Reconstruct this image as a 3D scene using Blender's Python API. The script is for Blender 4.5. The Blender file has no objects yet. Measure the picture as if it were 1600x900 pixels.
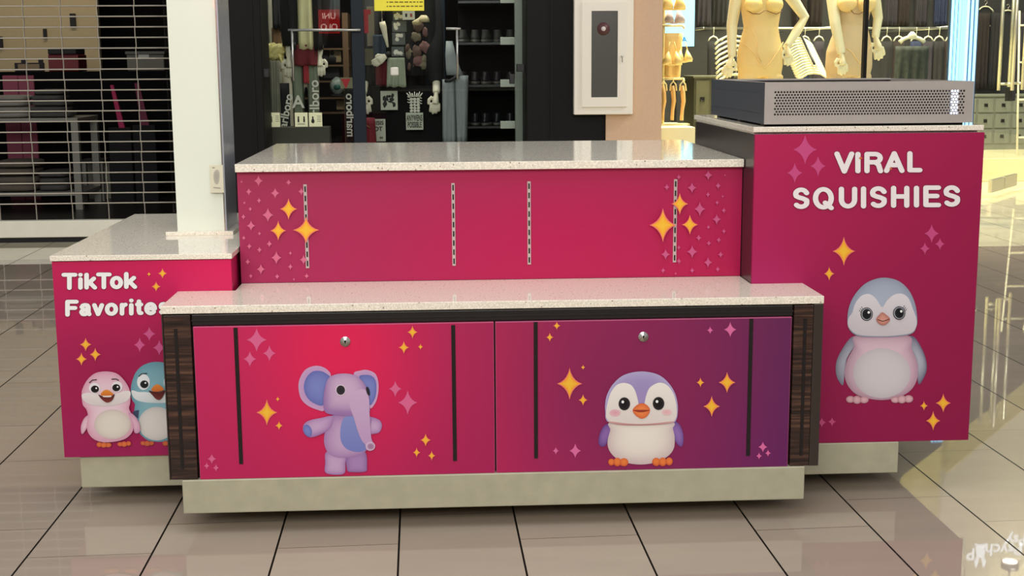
import bpy, bmesh, math, random
from mathutils import Vector, Matrix, noise
from mathutils.geometry import tessellate_polygon
random.seed(7)
C = bpy.context.scene.collection
PI = math.pi

# ------------------------------------------------------------------ camera
F = 2067.8; CAM = Vector((-.1397, -3.4295, 1.2417)); YAW, PITCH, ROLL = .0526, .1689, -.00636
cy, sy = math.cos(YAW), math.sin(YAW)
FW = Vector((sy*math.cos(PITCH), cy*math.cos(PITCH), -math.sin(PITCH)))
_r = Vector((cy, -sy, 0)); _u = _r.cross(FW)
RT = _r*math.cos(ROLL)+_u*math.sin(ROLL); UP = -_r*math.sin(ROLL)+_u*math.cos(ROLL)
cd = bpy.data.cameras.new('camera'); cam = bpy.data.objects.new('camera', cd); C.objects.link(cam)
cd.sensor_width = 36; cd.lens = F/1600*36; cd.clip_end = 200; cd.clip_start = .05
M = Matrix((RT, UP, -FW)).transposed().to_4x4(); M.translation = CAM; cam.matrix_world = M
bpy.context.scene.camera = cam
def at(px, py, Y):
    """point of the place seen at photograph pixel px, py that lies at depth Y"""
    d = FW+RT*((px-800)/F)-UP*((py-450)/F)
    return CAM+d*((Y-CAM.y)/d.y)

# ------------------------------------------------------------------ light
vs = bpy.context.scene.view_settings
vs.view_transform = 'Standard'; vs.look = 'None'; vs.gamma = 1; vs.use_curve_mapping = False
vs.exposure = 0.0
w = bpy.data.worlds.new('world'); bpy.context.scene.world = w; w.use_nodes = True
w.node_tree.nodes['Background'].inputs[0].default_value = (.95, .97, 1, 1)
w.node_tree.nodes['Background'].inputs[1].default_value = .47
def area(name, loc, target, sx, sz, power, col):
    l = bpy.data.lights.new(name, 'AREA'); l.shape = 'RECTANGLE'; l.size = sx; l.size_y = sz; l.energy = power; l.color = col
    o = bpy.data.objects.new(name, l); C.objects.link(o); o.location = loc
    o.rotation_euler = (Vector(target)-Vector(loc)).to_track_quat('-Z', 'Y').to_euler(); return o
area('mall_light', (-.8, -6.2, 3.7), (-.1, .3, .7), 7, 2, 325, (1, .95, .88))
area('skylight', (-.6, -1.0, 4.8), (0, .6, .5), 4, 3, 105, (.97, .97, 1))
area('fascia_fill', (5.4, 3.6, 4.9), (5.4, 8.6, 3.0), 3, 1, 170, (1, .97, .86))  # unseen fill light, added to brighten the fascia and the right-hand floor
area('store_lamp_left', (-3.8, 8.9, 3.1), (-4.0, 10.4, 1.4), 1.5, .3, 16, (1, .88, .7))
area('store_lamp_middle', (-.6, 6.75, 2.75), (-.6, 7.1, .6), 2.2, .25, 38, (1, .96, .86))
area('store_lamp_right', (2.5, 7.4, 5.2), (2.3, 6.9, .9), 2.4, 1.0, 780, (1, .9, .68))
area('store_lamp_entrance', (5.6, 9.8, 5.3), (5.4, 9.8, 0), 3.0, 2.2, 620, (1, .94, .72))

# ------------------------------------------------------------------ materials
def lin(c):
    return tuple(((v/255)/12.92 if v/255 <= .04045 else ((v/255+.055)/1.055)**2.4) for v in c[:3])
MATS = {}
def mat(name, col, rough=.5, metal=0, spec=.5, coat=0, emit=0, noise_amt=0, nscale=20, bump=0):
    if name in MATS: return MATS[name]
    m = bpy.data.materials.new(name); m.use_nodes = True; n = m.node_tree; b = n.nodes['Principled BSDF']
    c = lin(col)+(1,)
    b.inputs['Base Color'].default_value = c; b.inputs['Roughness'].default_value = rough; b.inputs['Metallic'].default_value = metal
    b.inputs['Specular IOR Level'].default_value = spec; b.inputs['Coat Weight'].default_value = coat
    if emit: b.inputs['Emission Color'].default_value = c; b.inputs['Emission Strength'].default_value = emit
    if noise_amt or bump:
        tc = n.nodes.new('ShaderNodeTexCoord'); nz = n.nodes.new('ShaderNodeTexNoise'); nz.inputs['Scale'].default_value = nscale; nz.inputs['Detail'].default_value = 5
        n.links.new(tc.outputs['Object'], nz.inputs['Vector'])
        if noise_amt:
            r = n.nodes.new('ShaderNodeMapRange'); r.inputs[3].default_value = 1-noise_amt; r.inputs[4].default_value = 1+noise_amt
            mx = n.nodes.new('ShaderNodeVectorMath'); mx.operation = 'SCALE'; mx.inputs[0].default_value = c[:3]
            n.links.new(nz.outputs['Fac'], r.inputs[0]); n.links.new(r.outputs[0], mx.inputs['Scale']); n.links.new(mx.outputs[0], b.inputs['Base Color'])
        if bump:
            bp = n.nodes.new('ShaderNodeBump'); bp.inputs['Strength'].default_value = bump; bp.inputs['Distance'].default_value = .01
            n.links.new(nz.outputs['Fac'], bp.inputs['Height']); n.links.new(bp.outputs[0], b.inputs['Normal'])
    MATS[name] = m; return m
def glass(name, tint=(255, 255, 255), ior=1.5, rough=0):
    if name in MATS: return MATS[name]
    m = bpy.data.materials.new(name); m.use_nodes = True; n = m.node_tree; n.nodes.clear()
    o = n.nodes.new('ShaderNodeOutputMaterial'); t = n.nodes.new('ShaderNodeBsdfTransparent'); g = n.nodes.new('ShaderNodeBsdfGlossy')
    fr = n.nodes.new('ShaderNodeFresnel'); mx = n.nodes.new('ShaderNodeMixShader'); fr.inputs[0].default_value = ior
    ge = n.nodes.new('ShaderNodeNewGeometry'); mu = n.nodes.new('ShaderNodeMath'); mu.operation = 'MULTIPLY'; iv = n.nodes.new('ShaderNodeMath'); iv.operation = 'SUBTRACT'; iv.inputs[0].default_value = 1
    n.links.new(ge.outputs['Backfacing'], iv.inputs[1]); n.links.new(fr.outputs[0], mu.inputs[0]); n.links.new(iv.outputs[0], mu.inputs[1])
    t.inputs[0].default_value = lin(tint)+(1,); g.inputs['Roughness'].default_value = rough
    n.links.new(mu.outputs[0], mx.inputs[0]); n.links.new(t.outputs[0], mx.inputs[1]); n.links.new(g.outputs[0], mx.inputs[2]); n.links.new(mx.outputs[0], o.inputs[0])
    MATS[name] = m; return m
def printed():
    m = bpy.data.materials.new('printed_vinyl'); m.use_nodes = True; n = m.node_tree; b = n.nodes['Principled BSDF']
    a = n.nodes.new('ShaderNodeAttribute'); a.attribute_name = 'print'
    k = n.nodes.new('ShaderNodeVectorMath'); k.operation = 'SCALE'; k.inputs['Scale'].default_value = .84
    n.links.new(a.outputs['Color'], k.inputs[0]); n.links.new(k.outputs[0], b.inputs['Base Color'])
    b.inputs['Roughness'].default_value = .42; b.inputs['Specular IOR Level'].default_value = .3
    return m
PRINT = printed()
def quartz():
    m = bpy.data.materials.new('speckled_quartz'); m.use_nodes = True; n = m.node_tree; b = n.nodes['Principled BSDF']
    tc = n.nodes.new('ShaderNodeTexCoord')
    v = n.nodes.new('ShaderNodeTexVoronoi'); v.inputs['Scale'].default_value = 75; v.inputs['Randomness'].default_value = 1
    v2 = n.nodes.new('ShaderNodeTexNoise'); v2.inputs['Scale'].default_value = 240; v2.inputs['Detail'].default_value = 2
    nz = n.nodes.new('ShaderNodeTexNoise'); nz.inputs['Scale'].default_value = 9
    for k in (v, v2, nz): n.links.new(tc.outputs['Object'], k.inputs['Vector'])
    r1 = n.nodes.new('ShaderNodeValToRGB'); r1.color_ramp.elements[0].position = .13; r1.color_ramp.elements[0].color = (1, 1, 1, 1); r1.color_ramp.elements[1].position = .22; r1.color_ramp.elements[1].color = (0, 0, 0, 1)
    r2 = n.nodes.new('ShaderNodeValToRGB'); r2.color_ramp.elements[0].position = .45; r2.color_ramp.elements[0].color = lin((222, 214, 198))+(1,); r2.color_ramp.elements[1].position = .6; r2.color_ramp.elements[1].color = lin((246, 238, 220))+(1,)
    sp = n.nodes.new('ShaderNodeSeparateColor'); n.links.new(v.outputs['Color'], sp.inputs[0])
    gt = n.nodes.new('ShaderNodeMath'); gt.operation = 'GREATER_THAN'; gt.inputs[1].default_value = .62; n.links.new(sp.outputs[0], gt.inputs[0])
    mu = n.nodes.new('ShaderNodeMath'); mu.operation = 'MULTIPLY'; n.links.new(r1.outputs[0], mu.inputs[0]); n.links.new(gt.outputs[0], mu.inputs[1])
    mu2 = n.nodes.new('ShaderNodeMath'); mu2.operation = 'MULTIPLY'; mu2.inputs[1].default_value = .75; n.links.new(mu.outputs[0], mu2.inputs[0])
    mx = n.nodes.new('ShaderNodeMix'); mx.data_type = 'RGBA'
    n.links.new(v.outputs['Distance'], r1.inputs[0]); n.links.new(v2.outputs['Fac'], r2.inputs[0])
    n.links.new(mu2.outputs[0], mx.inputs[0]); n.links.new(r2.outputs[0], mx.inputs[6]); mx.inputs[7].default_value = lin((120, 92, 72))+(1,)
    n.links.new(mx.outputs[2], b.inputs['Base Color'])
    b.inputs['Roughness'].default_value = .07; b.inputs['Specular IOR Level'].default_value = .6
    return m
QUARTZ = quartz()
def wood():
    m = bpy.data.materials.new('dark_grained_laminate'); m.use_nodes = True; n = m.node_tree; b = n.nodes['Principled BSDF']
    tc = n.nodes.new('ShaderNodeTexCoord'); mp = n.nodes.new('ShaderNodeMapping'); mp.inputs['Scale'].default_value = (4, 4, 95)
    nz = n.nodes.new('ShaderNodeTexNoise'); nz.inputs['Scale'].default_value = 1.4; nz.inputs['Detail'].default_value = 5
    r = n.nodes.new('ShaderNodeValToRGB'); e = r.color_ramp.elements
    e[0].position = .33; e[0].color = lin((26, 17, 15))+(1,); e[1].position = .72; e[1].color = lin((98, 68, 52))+(1,)
    k = e.new(.5); k.color = lin((52, 34, 28))+(1,)
    n.links.new(tc.outputs['Object'], mp.inputs[0]); n.links.new(mp.outputs[0], nz.inputs['Vector']); n.links.new(nz.outputs['Fac'], r.inputs[0]); n.links.new(r.outputs[0], b.inputs['Base Color'])
    b.inputs['Roughness'].default_value = .3
    return m
WOOD = wood()
def floor_mat():
    m = bpy.data.materials.new('polished_floor_tile'); m.use_nodes = True; n = m.node_tree; L = n.links.new; b = n.nodes['Principled BSDF']
    def mth(op, a, b_=None, c=None):
        k = n.nodes.new('ShaderNodeMath'); k.operation = op
        for i, v in enumerate((a, b_, c)):
            if v is None: continue
            if isinstance(v, (int, float)): k.inputs[i].default_value = v
            else: L(v, k.inputs[i])
        return k.outputs[0]
    g = n.nodes.new('ShaderNodeNewGeometry'); s = n.nodes.new('ShaderNodeSeparateXYZ'); L(g.outputs['Position'], s.inputs[0]); X = mth('MULTIPLY_ADD', mth('SUBTRACT', s.outputs[0], CAM.x), 1.2037/1.2417, CAM.x); Y = mth('MULTIPLY_ADD', mth('SUBTRACT', s.outputs[1], CAM.y), 1.2037/1.2417, CAM.y)
    xs = mth('SUBTRACT', X, mth('MULTIPLY', Y, -.016)); u = mth('DIVIDE', mth('SUBTRACT', xs, -1.1872), .3073); col = mth('FLOOR', u)
    odd = mth('SUBTRACT', col, mth('MULTIPLY', mth('FLOOR', mth('DIVIDE', col, 2)), 2))
    off = mth('MULTIPLY_ADD', odd, .21, -.205)
    v = mth('DIVIDE', mth('SUBTRACT', mth('SUBTRACT', Y, mth('MULTIPLY', X, .036)), off), .63); row = mth('FLOOR', v)
    fu = mth('FRACT', u); fv = mth('FRACT', v)
    du = mth('MULTIPLY', mth('MINIMUM', fu, mth('SUBTRACT', 1, fu)), .3073); dv = mth('MULTIPLY', mth('MINIMUM', fv, mth('SUBTRACT', 1, fv)), .63)
    gu = mth('LESS_THAN', du, .0026); gv = mth('LESS_THAN', dv, .0014)
    cb = n.nodes.new('ShaderNodeCombineXYZ'); L(col, cb.inputs[0]); L(row, cb.inputs[1])
    wn = n.nodes.new('ShaderNodeTexWhiteNoise'); wn.noise_dimensions = '2D'; L(cb.outputs[0], wn.inputs['Vector'])
    nz = n.nodes.new('ShaderNodeTexNoise'); nz.inputs['Scale'].default_value = 3; nz.inputs['Detail'].default_value = 6; mp = n.nodes.new('ShaderNodeMapping'); mp.inputs['Scale'].default_value = (1, 3.5, 1)
    L(g.outputs['Position'], mp.inputs[0]); L(mp.outputs[0], nz.inputs['Vector'])
    # the paler border course along the shop fronts
    band = mth('GREATER_THAN', Y, 4.95)
    base = n.nodes.new('ShaderNodeMix'); base.data_type = 'RGBA'; base.inputs[6].default_value = lin((166, 152, 136))+(1,); base.inputs[7].default_value = lin((205, 196, 170))+(1,); L(band, base.inputs[0])
    fac = mth('ADD', mth('MULTIPLY_ADD', wn.outputs['Value'], .10, .85), mth('MULTIPLY', nz.outputs['Fac'], .2))
    sc = n.nodes.new('ShaderNodeVectorMath'); sc.operation = 'SCALE'; L(base.outputs[2], sc.inputs[0]); L(fac, sc.inputs['Scale'])
    gr = mth('MAXIMUM', gu, mth('MULTIPLY', gv, .8))
    mx = n.nodes.new('ShaderNodeMix'); mx.data_type = 'RGBA'; L(gr, mx.inputs[0]); L(sc.outputs[0], mx.inputs[6]); mx.inputs[7].default_value = (.006, .005, .004, 1)
    L(mx.outputs[2], b.inputs['Base Color'])
    L(mth('MULTIPLY_ADD', gr, .5, .02), b.inputs['Roughness']); L(mth('MULTIPLY_ADD', gr, -.55, .6), b.inputs['Specular IOR Level'])
    return m
FLOOR = floor_mat()
black = mat('black_laminate', (28, 24, 23), .35, noise_amt=.15, nscale=60)
slotm = mat('dark_slotted_channel', (34, 26, 24), .35, .3)
slotmetal = mat('pale_slotted_metal', (205, 190, 186), .35, .4)
holem = mat('slot_hole_black', (8, 6, 6), .8)
chrome = mat('worn_chrome', (215, 210, 200), .22, 1)
steel = mat('brushed_steel', (190, 190, 186), .3, .9, noise_amt=.08, nscale=90)
plinthm = mat('grey_plinth_laminate', (168, 164, 140), .45, noise_amt=.16, nscale=26, bump=.05)
wallc = mat('cream_plaster', (205, 196, 178), .8, noise_amt=.04, nscale=8)
rubber = mat('black_rubber', (18, 18, 18), .7)

# ------------------------------------------------------------------ mesh helpers
WORLD = {}
def tag(o, label=None, cat=None, group=None, kind=None):
    for k, v in (('label', label), ('category', cat), ('group', group), ('kind', kind)):
        if v: o[k] = v
    return o
def thing(name, label, cat, loc=(0, 0, 0), group=None):
    o = bpy.data.objects.new(name, None); o.empty_display_size = .05; C.objects.link(o); o.location = loc; WORLD[o.name] = Vector(loc)
    return tag(o, label, cat, group)
class MB:
    def __init__(s): s.v, s.f, s.m, s.c, s.sm = [], [], [], [], []; s.col = None
    def add(s, vs, fs, mi=0, cols=None, smooth=False):
        b = len(s.v); s.v += [Vector(p) for p in vs]
        s.c += cols if cols else [(s.col or (.5, .5, .5))]*len(vs)
        for f in fs: s.f.append(tuple(b+i for i in f)); s.m.append(mi); s.sm.append(smooth)
        return s
    def box(s, x0, x1, y0, y1, z0, z1, mi=0, bev=0):
        if not bev:
            return s.add([(x0, y0, z0), (x1, y0, z0), (x1, y1, z0), (x0, y1, z0), (x0, y0, z1), (x1, y0, z1), (x1, y1, z1), (x0, y1, z1)],
                  [(0, 3, 2, 1), (4, 5, 6, 7), (0, 1, 5, 4), (1, 2, 6, 5), (2, 3, 7, 6), (3, 0, 4, 7)], mi)
        bm = bmesh.new(); bmesh.ops.create_cube(bm, size=1)
        for v in bm.verts: v.co = Vector(((x0+x1)/2+v.co.x*(x1-x0), (y0+y1)/2+v.co.y*(y1-y0), (z0+z1)/2+v.co.z*(z1-z0)))
        bmesh.ops.bevel(bm, geom=bm.edges[:], offset=bev, segments=2, affect='EDGES', profile=.5)
        bm.verts.index_update(); s.add([v.co.copy() for v in bm.verts], [tuple(v.index for v in f.verts) for f in bm.faces], mi); bm.free(); return s
    def prism(s, poly, z0, z1, mi=0, bev=0):
        bm = bmesh.new(); f = bm.faces.new([bm.verts.new((x, y, z0)) for x, y in poly])
        r = bmesh.ops.extrude_face_region(bm, geom=[f])
        for e in r['geom']:
            if isinstance(e, bmesh.types.BMVert): e.co.z = z1
        bmesh.ops.recalc_face_normals(bm, faces=bm.faces[:])
        if bev: bmesh.ops.bevel(bm, geom=bm.edges[:], offset=bev, segments=2, affect='EDGES', profile=.5)
        bm.verts.index_update(); s.add([v.co.copy() for v in bm.verts], [tuple(v.index for v in f.verts) for f in bm.faces], mi); bm.free(); return s
    def tube(s, pts, rad, mi=0, seg=8, caps=True, flat=1, smooth=True):
        pts = [Vector(p) for p in pts]; n = len(pts)
        if isinstance(rad, (int, float)): rad = [rad]*n
        t = (pts[1]-pts[0]).normalized(); a = Vector((0, 0, 1)) if abs(t.z) < .9 else Vector((0, 1, 0))
        u = (a-t*a.dot(t)).normalized(); vs = []
        for i, p in enumerate(pts):
            t = (pts[min(i+1, n-1)]-pts[max(i-1, 0)]).normalized(); u = (u-t*u.dot(t)).normalized(); w_ = t.cross(u)
            for k in range(seg):
                A = 2*PI*k/seg; vs.append(p+u*math.cos(A)*rad[i]+w_*math.sin(A)*rad[i]*flat)
        fs = [(i*seg+k, i*seg+(k+1) % seg, (i+1)*seg+(k+1) % seg, (i+1)*seg+k) for i in range(n-1) for k in range(seg)]
        if caps: fs += [tuple(range(seg-1, -1, -1)), tuple((n-1)*seg+k for k in range(seg))]
        return s.add(vs, fs, mi, smooth=smooth)
    def rings(s, rr, mi=0, seg=20):
        """stack of ellipses (x, y, z, rx, ry)"""
        vs = [(x+rx*math.cos(2*PI*k/seg), y+ry*math.sin(2*PI*k/seg), z) for x, y, z, rx, ry in rr for k in range(seg)]
        n = len(rr); fs = [(i*seg+k, i*seg+(k+1) % seg, (i+1)*seg+(k+1) % seg, (i+1)*seg+k) for i in range(n-1) for k in range(seg)]
        fs += [tuple(range(seg-1, -1, -1)), tuple((n-1)*seg+k for k in range(seg))]
        return s.add(vs, fs, mi, smooth=True)
    def ball(s, c, rx, ry, rz, mi=0, seg=14, rn=8):
        rr = [(c[0], c[1], c[2]-rz*math.cos(PI*i/rn), max(rx*math.sin(PI*i/rn), rx*.01), max(ry*math.sin(PI*i/rn), ry*.01)) for i in range(rn+1)]
        return s.rings(rr, mi, seg)
    def cloth(s, x0, x1, y, z0, z1, depth=.03, waves=3, amp=.012, mi=0, nx=24, nz=10, taper=1, sd=0):
        """a hanging cloth body with folds: front and back surface"""
        vs = []; fs = []
        for side in (-1, 1):
            b = len(vs)
            for j in range(nz+1):
                t = j/nz; ww = 1+(taper-1)*t
                for i in range(nx+1):
                    u = i/nx*2-1; e = math.sqrt(max(0, 1-u**4))
                    x = (x0+x1)/2+u*(x1-x0)/2*ww
                    yy = y+side*depth*e+amp*t*math.sin(waves*PI*u+sd+t*1.5)+.3*amp*noise.noise((u*3, t*4, sd+side))
                    vs.append((x, yy, z1+(z0-z1)*t+.004*math.sin(u*7+sd)*t))
            for j in range(nz):
                for i in range(nx):
                    q = (b+j*(nx+1)+i, b+(j+1)*(nx+1)+i, b+(j+1)*(nx+1)+i+1, b+j*(nx+1)+i+1); fs.append(q if side < 0 else q[::-1])
        N = (nx+1)*(nz+1)
        for i in range(nx): fs.append((i, i+1, N+i+1, N+i)); k = nz*(nx+1)+i; fs.append((k, N+k, N+k+1, k+1))
        return s.add(vs, fs, mi, smooth=True)
    def build(s, name, mats, parent=None, bevel=0, remesh=0, smooth=False):
        o = bpy.data.objects.new(name, None)  # reserve nothing: replaced below
        bpy.data.objects.remove(o)
        org = WORLD[parent.name] if parent else Vector((0, 0, 0))
        if not parent and s.v:
            lo = Vector([min(v[i] for v in s.v) for i in range(3)]); hi = Vector([max(v[i] for v in s.v) for i in range(3)])
            org = Vector(((lo.x+hi.x)/2, (lo.y+hi.y)/2, lo.z))
        me = bpy.data.meshes.new(name); me.from_pydata([v-org for v in s.v], [], s.f)
        if not isinstance(mats, (list, tuple)): mats = [mats]
        for m in mats: me.materials.append(m)
        me.polygons.foreach_set('material_index', s.m)
        me.polygons.foreach_set('use_smooth', [a or smooth for a in s.sm])
        if PRINT in mats:
            at_ = me.color_attributes.new('print', 'FLOAT_COLOR', 'POINT')
            at_.data.foreach_set('color', [x for c in s.c for x in (c[0], c[1], c[2], 1)])
        me.validate(); me.update()
        o = bpy.data.objects.new(name, me); C.objects.link(o)
        if parent: o.parent = parent
        else: o.location = org
        WORLD[o.name] = org
        if bevel:
            md = o.modifiers.new('bevel', 'BEVEL'); md.width = bevel; md.segments = 2; md.limit_method = 'ANGLE'
        if remesh:
            md = o.modifiers.new('fuse', 'REMESH'); md.mode = 'VOXEL'; md.voxel_size = remesh; md.use_smooth_shade = True
            md = o.modifiers.new('soft', 'SMOOTH'); md.factor = .5; md.iterations = 4
        return o
def copy_tree(o, parent=None):
    c = o.copy(); C.objects.link(c); c.parent = parent
    WORLD[c.name] = WORLD.get(o.name, Vector((0, 0, 0)))
    for ch in list(o.children): copy_tree(ch, c)
    return c
def struct(o): o['kind'] = 'structure'; return o
def mix(a, b, t): return tuple(a[i]+(b[i]-a[i])*t for i in range(3))

# ---- prints (flat vinyl artwork): every point is a place on the panel at depth Y
def closed(pts, sub=6):
    n = len(pts); out = []
    for i in range(n):
        p0, p1, p2, p3 = pts[i-1], pts[i], pts[(i+1) % n], pts[(i+2) % n]
        for k in range(sub):
            t = k/sub
            out.append(tuple(.5*((2*p1[j])+(-p0[j]+p2[j])*t+(2*p0[j]-5*p1[j]+4*p2[j]-p3[j])*t*t+(-p0[j]+3*p1[j]-3*p2[j]+p3[j])*t**3) for j in (0, 1)))
    return out
class Art:
    def __init__(s, mb, Y, ox=0, oy=0, sc=1, step=.00022): s.mb, s.Y, s.ox, s.oy, s.sc, s.k, s.step = mb, Y, ox, oy, sc, 0, step
    def w(s, p): return at(s.ox+p[0]/s.sc, s.oy+p[1]/s.sc, s.Y-.0004-s.k*s.step)
    def fan(s, pts, c1, c2, ctr=None, pw=2.2, shift=(0, 0), rn=7, smoothit=True):
        """blob shaded from c1 in the middle to c2 at the rim (drawn artwork)"""
        s.k += 1
        if smoothit: pts = closed(pts)
        n = len(pts); cx = sum(p[0] for p in pts)/n; cy_ = sum(p[1] for p in pts)/n
        if ctr: cx, cy_ = ctr
        a, b = lin(c1), lin(c2); vs = [s.w((cx, cy_))]; cs = [a]
        W_ = max(p[0] for p in pts)-min(p[0] for p in pts)
        for r in range(1, rn+1):
            t = r/rn
            for p in pts:
                q = (cx+(p[0]-cx)*t, cy_+(p[1]-cy_)*t); vs.append(s.w(q))
                d = math.hypot(p[0]-cx, p[1]-cy_); nx, ny = (p[0]-cx)/max(d, 1e-6), (p[1]-cy_)/max(d, 1e-6)
                tt = max(0, min(1, t**pw*(1+shift[0]*nx+shift[1]*ny))); cs.append(mix(a, b, tt))
        fs = [(0, 1+(i+1) % n, 1+i) for i in range(n)]
        for r in range(rn-1): fs += [(1+r*n+i, 1+r*n+(i+1) % n, 1+(r+1)*n+(i+1) % n, 1+(r+1)*n+i) for i in range(n)]
        s.mb.add(vs, fs, 0, cs)
    def ell(s, x, y, rx, ry, c1, c2=None, pw=2.2, rot=0, shift=(0, 0), rn=5, n=28):
        s.fan([(x+rx*math.cos(2*PI*i/n)*math.cos(rot)-ry*math.sin(2*PI*i/n)*math.sin(rot), y+rx*math.cos(2*PI*i/n)*math.sin(rot)+ry*math.sin(2*PI*i/n)*math.cos(rot)) for i in range(n)], c1, c2 or c1, (x, y), pw, shift, rn, False)
    def poly(s, pts, ctop, cbot=None, smoothit=True):
        s.k += 1
        if smoothit: pts = closed(pts)
        y0 = min(p[1] for p in pts); y1 = max(p[1] for p in pts); a, b = lin(ctop), lin(cbot or ctop)
        tr = tessellate_polygon([[Vector((p[0], p[1], 0)) for p in pts]])
        s.mb.add([s.w(p) for p in pts], tr, 0, [mix(a, b, (p[1]-y0)/(y1-y0)) for p in pts])
    def line(s, pts, wd, c, hy=1):
        s.k += 1; c = lin(c)
        for i, p in enumerate(pts):
            s.k += .06
            s.mb.add([s.w((p[0]+wd/2*math.cos(2*PI*k/12), p[1]+hy*wd/2*math.sin(2*PI*k/12))) for k in range(12)], [tuple(range(12))], 0, [c]*12)
            if i:
                q = pts[i-1]; d = math.hypot(p[0]-q[0], p[1]-q[1]) or 1; s.k += .06; nx, ny = -(p[1]-q[1])*wd/2, (p[0]-q[0])*wd/2*hy*hy; d = math.hypot(nx/(wd/2), ny/(wd/2*hy)) or 1; nx, ny = nx/d, ny/d
                s.mb.add([s.w((q[0]+nx, q[1]+ny)), s.w((p[0]+nx, p[1]+ny)), s.w((p[0]-nx, p[1]-ny)), s.w((q[0]-nx, q[1]-ny))], [(0, 1, 2, 3)], 0, [c]*4)
    def star(s, x, y, a, b, kind='P'):
        def sh(a, b):
            o = []
            for q in range(4):
                A, B = [((a, 0), (0, -b)), ((0, -b), (-a, 0)), ((-a, 0), (0, b)), ((0, b), (a, 0))][q]
                cx = (A[0]+B[0])*.2; cy_ = (A[1]+B[1])*.2
                for k in range(5):
                    t = k/5; o.append((x+(1-t)**2*A[0]+2*t*(1-t)*cx+t*t*B[0], y+(1-t)**2*A[1]+2*t*(1-t)*cy_+t*t*B[1]))
            return o
        if kind == 'Y':
            s.fan(sh(a*1.04, b*1.04), (250, 140, 110), (250, 130, 110), (x, y), smoothit=False, rn=1)
            s.fan(sh(a*.86, b*.86), (255, 200, 60), (255, 170, 50), (x, y), smoothit=False, rn=2)
        elif kind == 'O': s.fan(sh(a, b), (225, 120, 60), (200, 100, 60), (x, y), smoothit=False, rn=1)
        else: s.fan(sh(a, b), kind if isinstance(kind, tuple) else (222, 100, 150), kind if isinstance(kind, tuple) else (226, 108, 156), (x, y), smoothit=False, rn=1)

def arc(cx, cy_, rx, ry, a0, a1, n=14): return [(cx+rx*math.cos(math.radians(a0+(a1-a0)*i/n)), cy_+ry*math.sin(math.radians(a0+(a1-a0)*i/n))) for i in range(n+1)]
S_ = [(.93, .8)]+arc(.5, .745, .42, .245, 35, 180, 10)+[(.12, .62), (.35, .54), (.65, .48), (.93, .38)]+arc(.5, .255, .44, .245, 0, -145, 10)
XH = .75
GL = {  # stroke glyphs, x right, y up, 0..1
 'V': [[(0, 1), (.5, 0), (1, 1)]], 'I': [[(.5, 0), (.5, 1)]], 'A': [[(0, 0), (.5, 1), (1, 0)], [(.2, .33), (.8, .33)]],
 'R': [[(0, 0), (0, 1), (.55, 1)]+arc(.6, .76, .38, .24, 90, -90, 10)+[(0, .52)], [(.6, .52), (.85, .38), (1, 0)]],
 'L': [[(0, 1), (0, 0), (1, 0)]], 'S': [S_], 'U': [[(0, 1), (0, .38)]+arc(.5, .38, .5, .38, 180, 360, 12)+[(1, 1)]],
 'Q': [arc(.5, .5, .5, .5, 0, 360, 28), [(.62, .25), (1, -.04)]], 'H': [[(0, 0), (0, 1)], [(1, 0), (1, 1)], [(0, .52), (1, .52)]],
 'E': [[(1, 1), (0, 1), (0, 0), (1, 0)], [(0, .52), (.88, .52)]], 'T': [[(0, 1), (1, 1)], [(.5, 1), (.5, 0)]], 'F': [[(1, 1), (0, 1), (0, 0)], [(0, .52), (.85, .52)]],
 'i': [[(.5, 0), (.5, .66)], [(.5, 1.0), (.5, 1.005)]], 'k': [[(0, 0), (0, 1)], [(.88, .7), (.05, .22)], [(.35, .42), (1, 0)]],
 'o': [arc(.5, .36, .5, .36, 0, 360, 24)], 'a': [[(.08, .56), (.2, .68), (.45, .73), (.75, .7), (.88, .56), (.9, .1), (1, 0)], [(.88, .42), (.5, .37), (.15, .29), (.03, .15), (.18, .01), (.45, -.01), (.75, .07), (.88, .25)]], 'v': [[(0, .7), (.5, 0), (1, .7)]],
 'r': [[(0, 0), (0, .7)], [(0, .4), (.25, .62), (.9, .71)]], 't': [[(.4, .95), (.4, .18), (.6, .02), (.95, .02)], [(0, .7), (.9, .7)]],
 'e': [[(.03, .38), (.97, .38)]+arc(.5, .36, .48, .37, 0, 318, 18)], 's': [[(x, y*.73) for x, y in S_]],
}
def letters(art, items, wd, c):
    """items: (glyph, x0, x1, ytop, ybottom) outer bounds in the panel print"""
    for sh, (g, x0, x1, yt, yb) in [(1, i) for i in items]+[(0, i) for i in items]:
        art.k = 0 if sh else 9; a0, a1, b0, b1 = x0+wd/2, x1-wd/2, yb-wd/2, yt+wd/2
        if a1 < a0: a0 = a1 = (x0+x1)/2
        for st in GL[g]:
            art.line([(a0+(a1-a0)*x, b0+(b1-b0)*y) for x, y in st], wd+(1.5 if sh else 0), (128, 22, 62) if sh else c, .84); art.k -= .94
    art.k = 6
def panel(mb, x0, x1, z0, z1, y, fn, nx=24, nz=16):
    vs, cs, fs = [], [], []
    for j in range(nz+1):
        for i in range(nx+1):
            u, v = i/nx, j/nz; vs.append((x0+(x1-x0)*u, y, z0+(z1-z0)*v)); cs.append(lin(fn(u, v)))
    for j in range(nz):
        for i in range(nx):
            k = j*(nx+1)+i; fs.append((k, k+1, k+nx+2, k+nx+1))
    mb.add(vs, fs, 0, cs)
def bil(bl, br, tl, tr, blob=None):
    def f(u, v):
        c = mix(mix(bl, br, u), mix(tl, tr, u), v)
        if blob:
            (bu, bv, ru, rv, bc) = blob; d = math.exp(-(((u-bu)/ru)**2+((v-bv)/rv)**2)); c = mix(c, bc, d)
        return c
    return f

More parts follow.
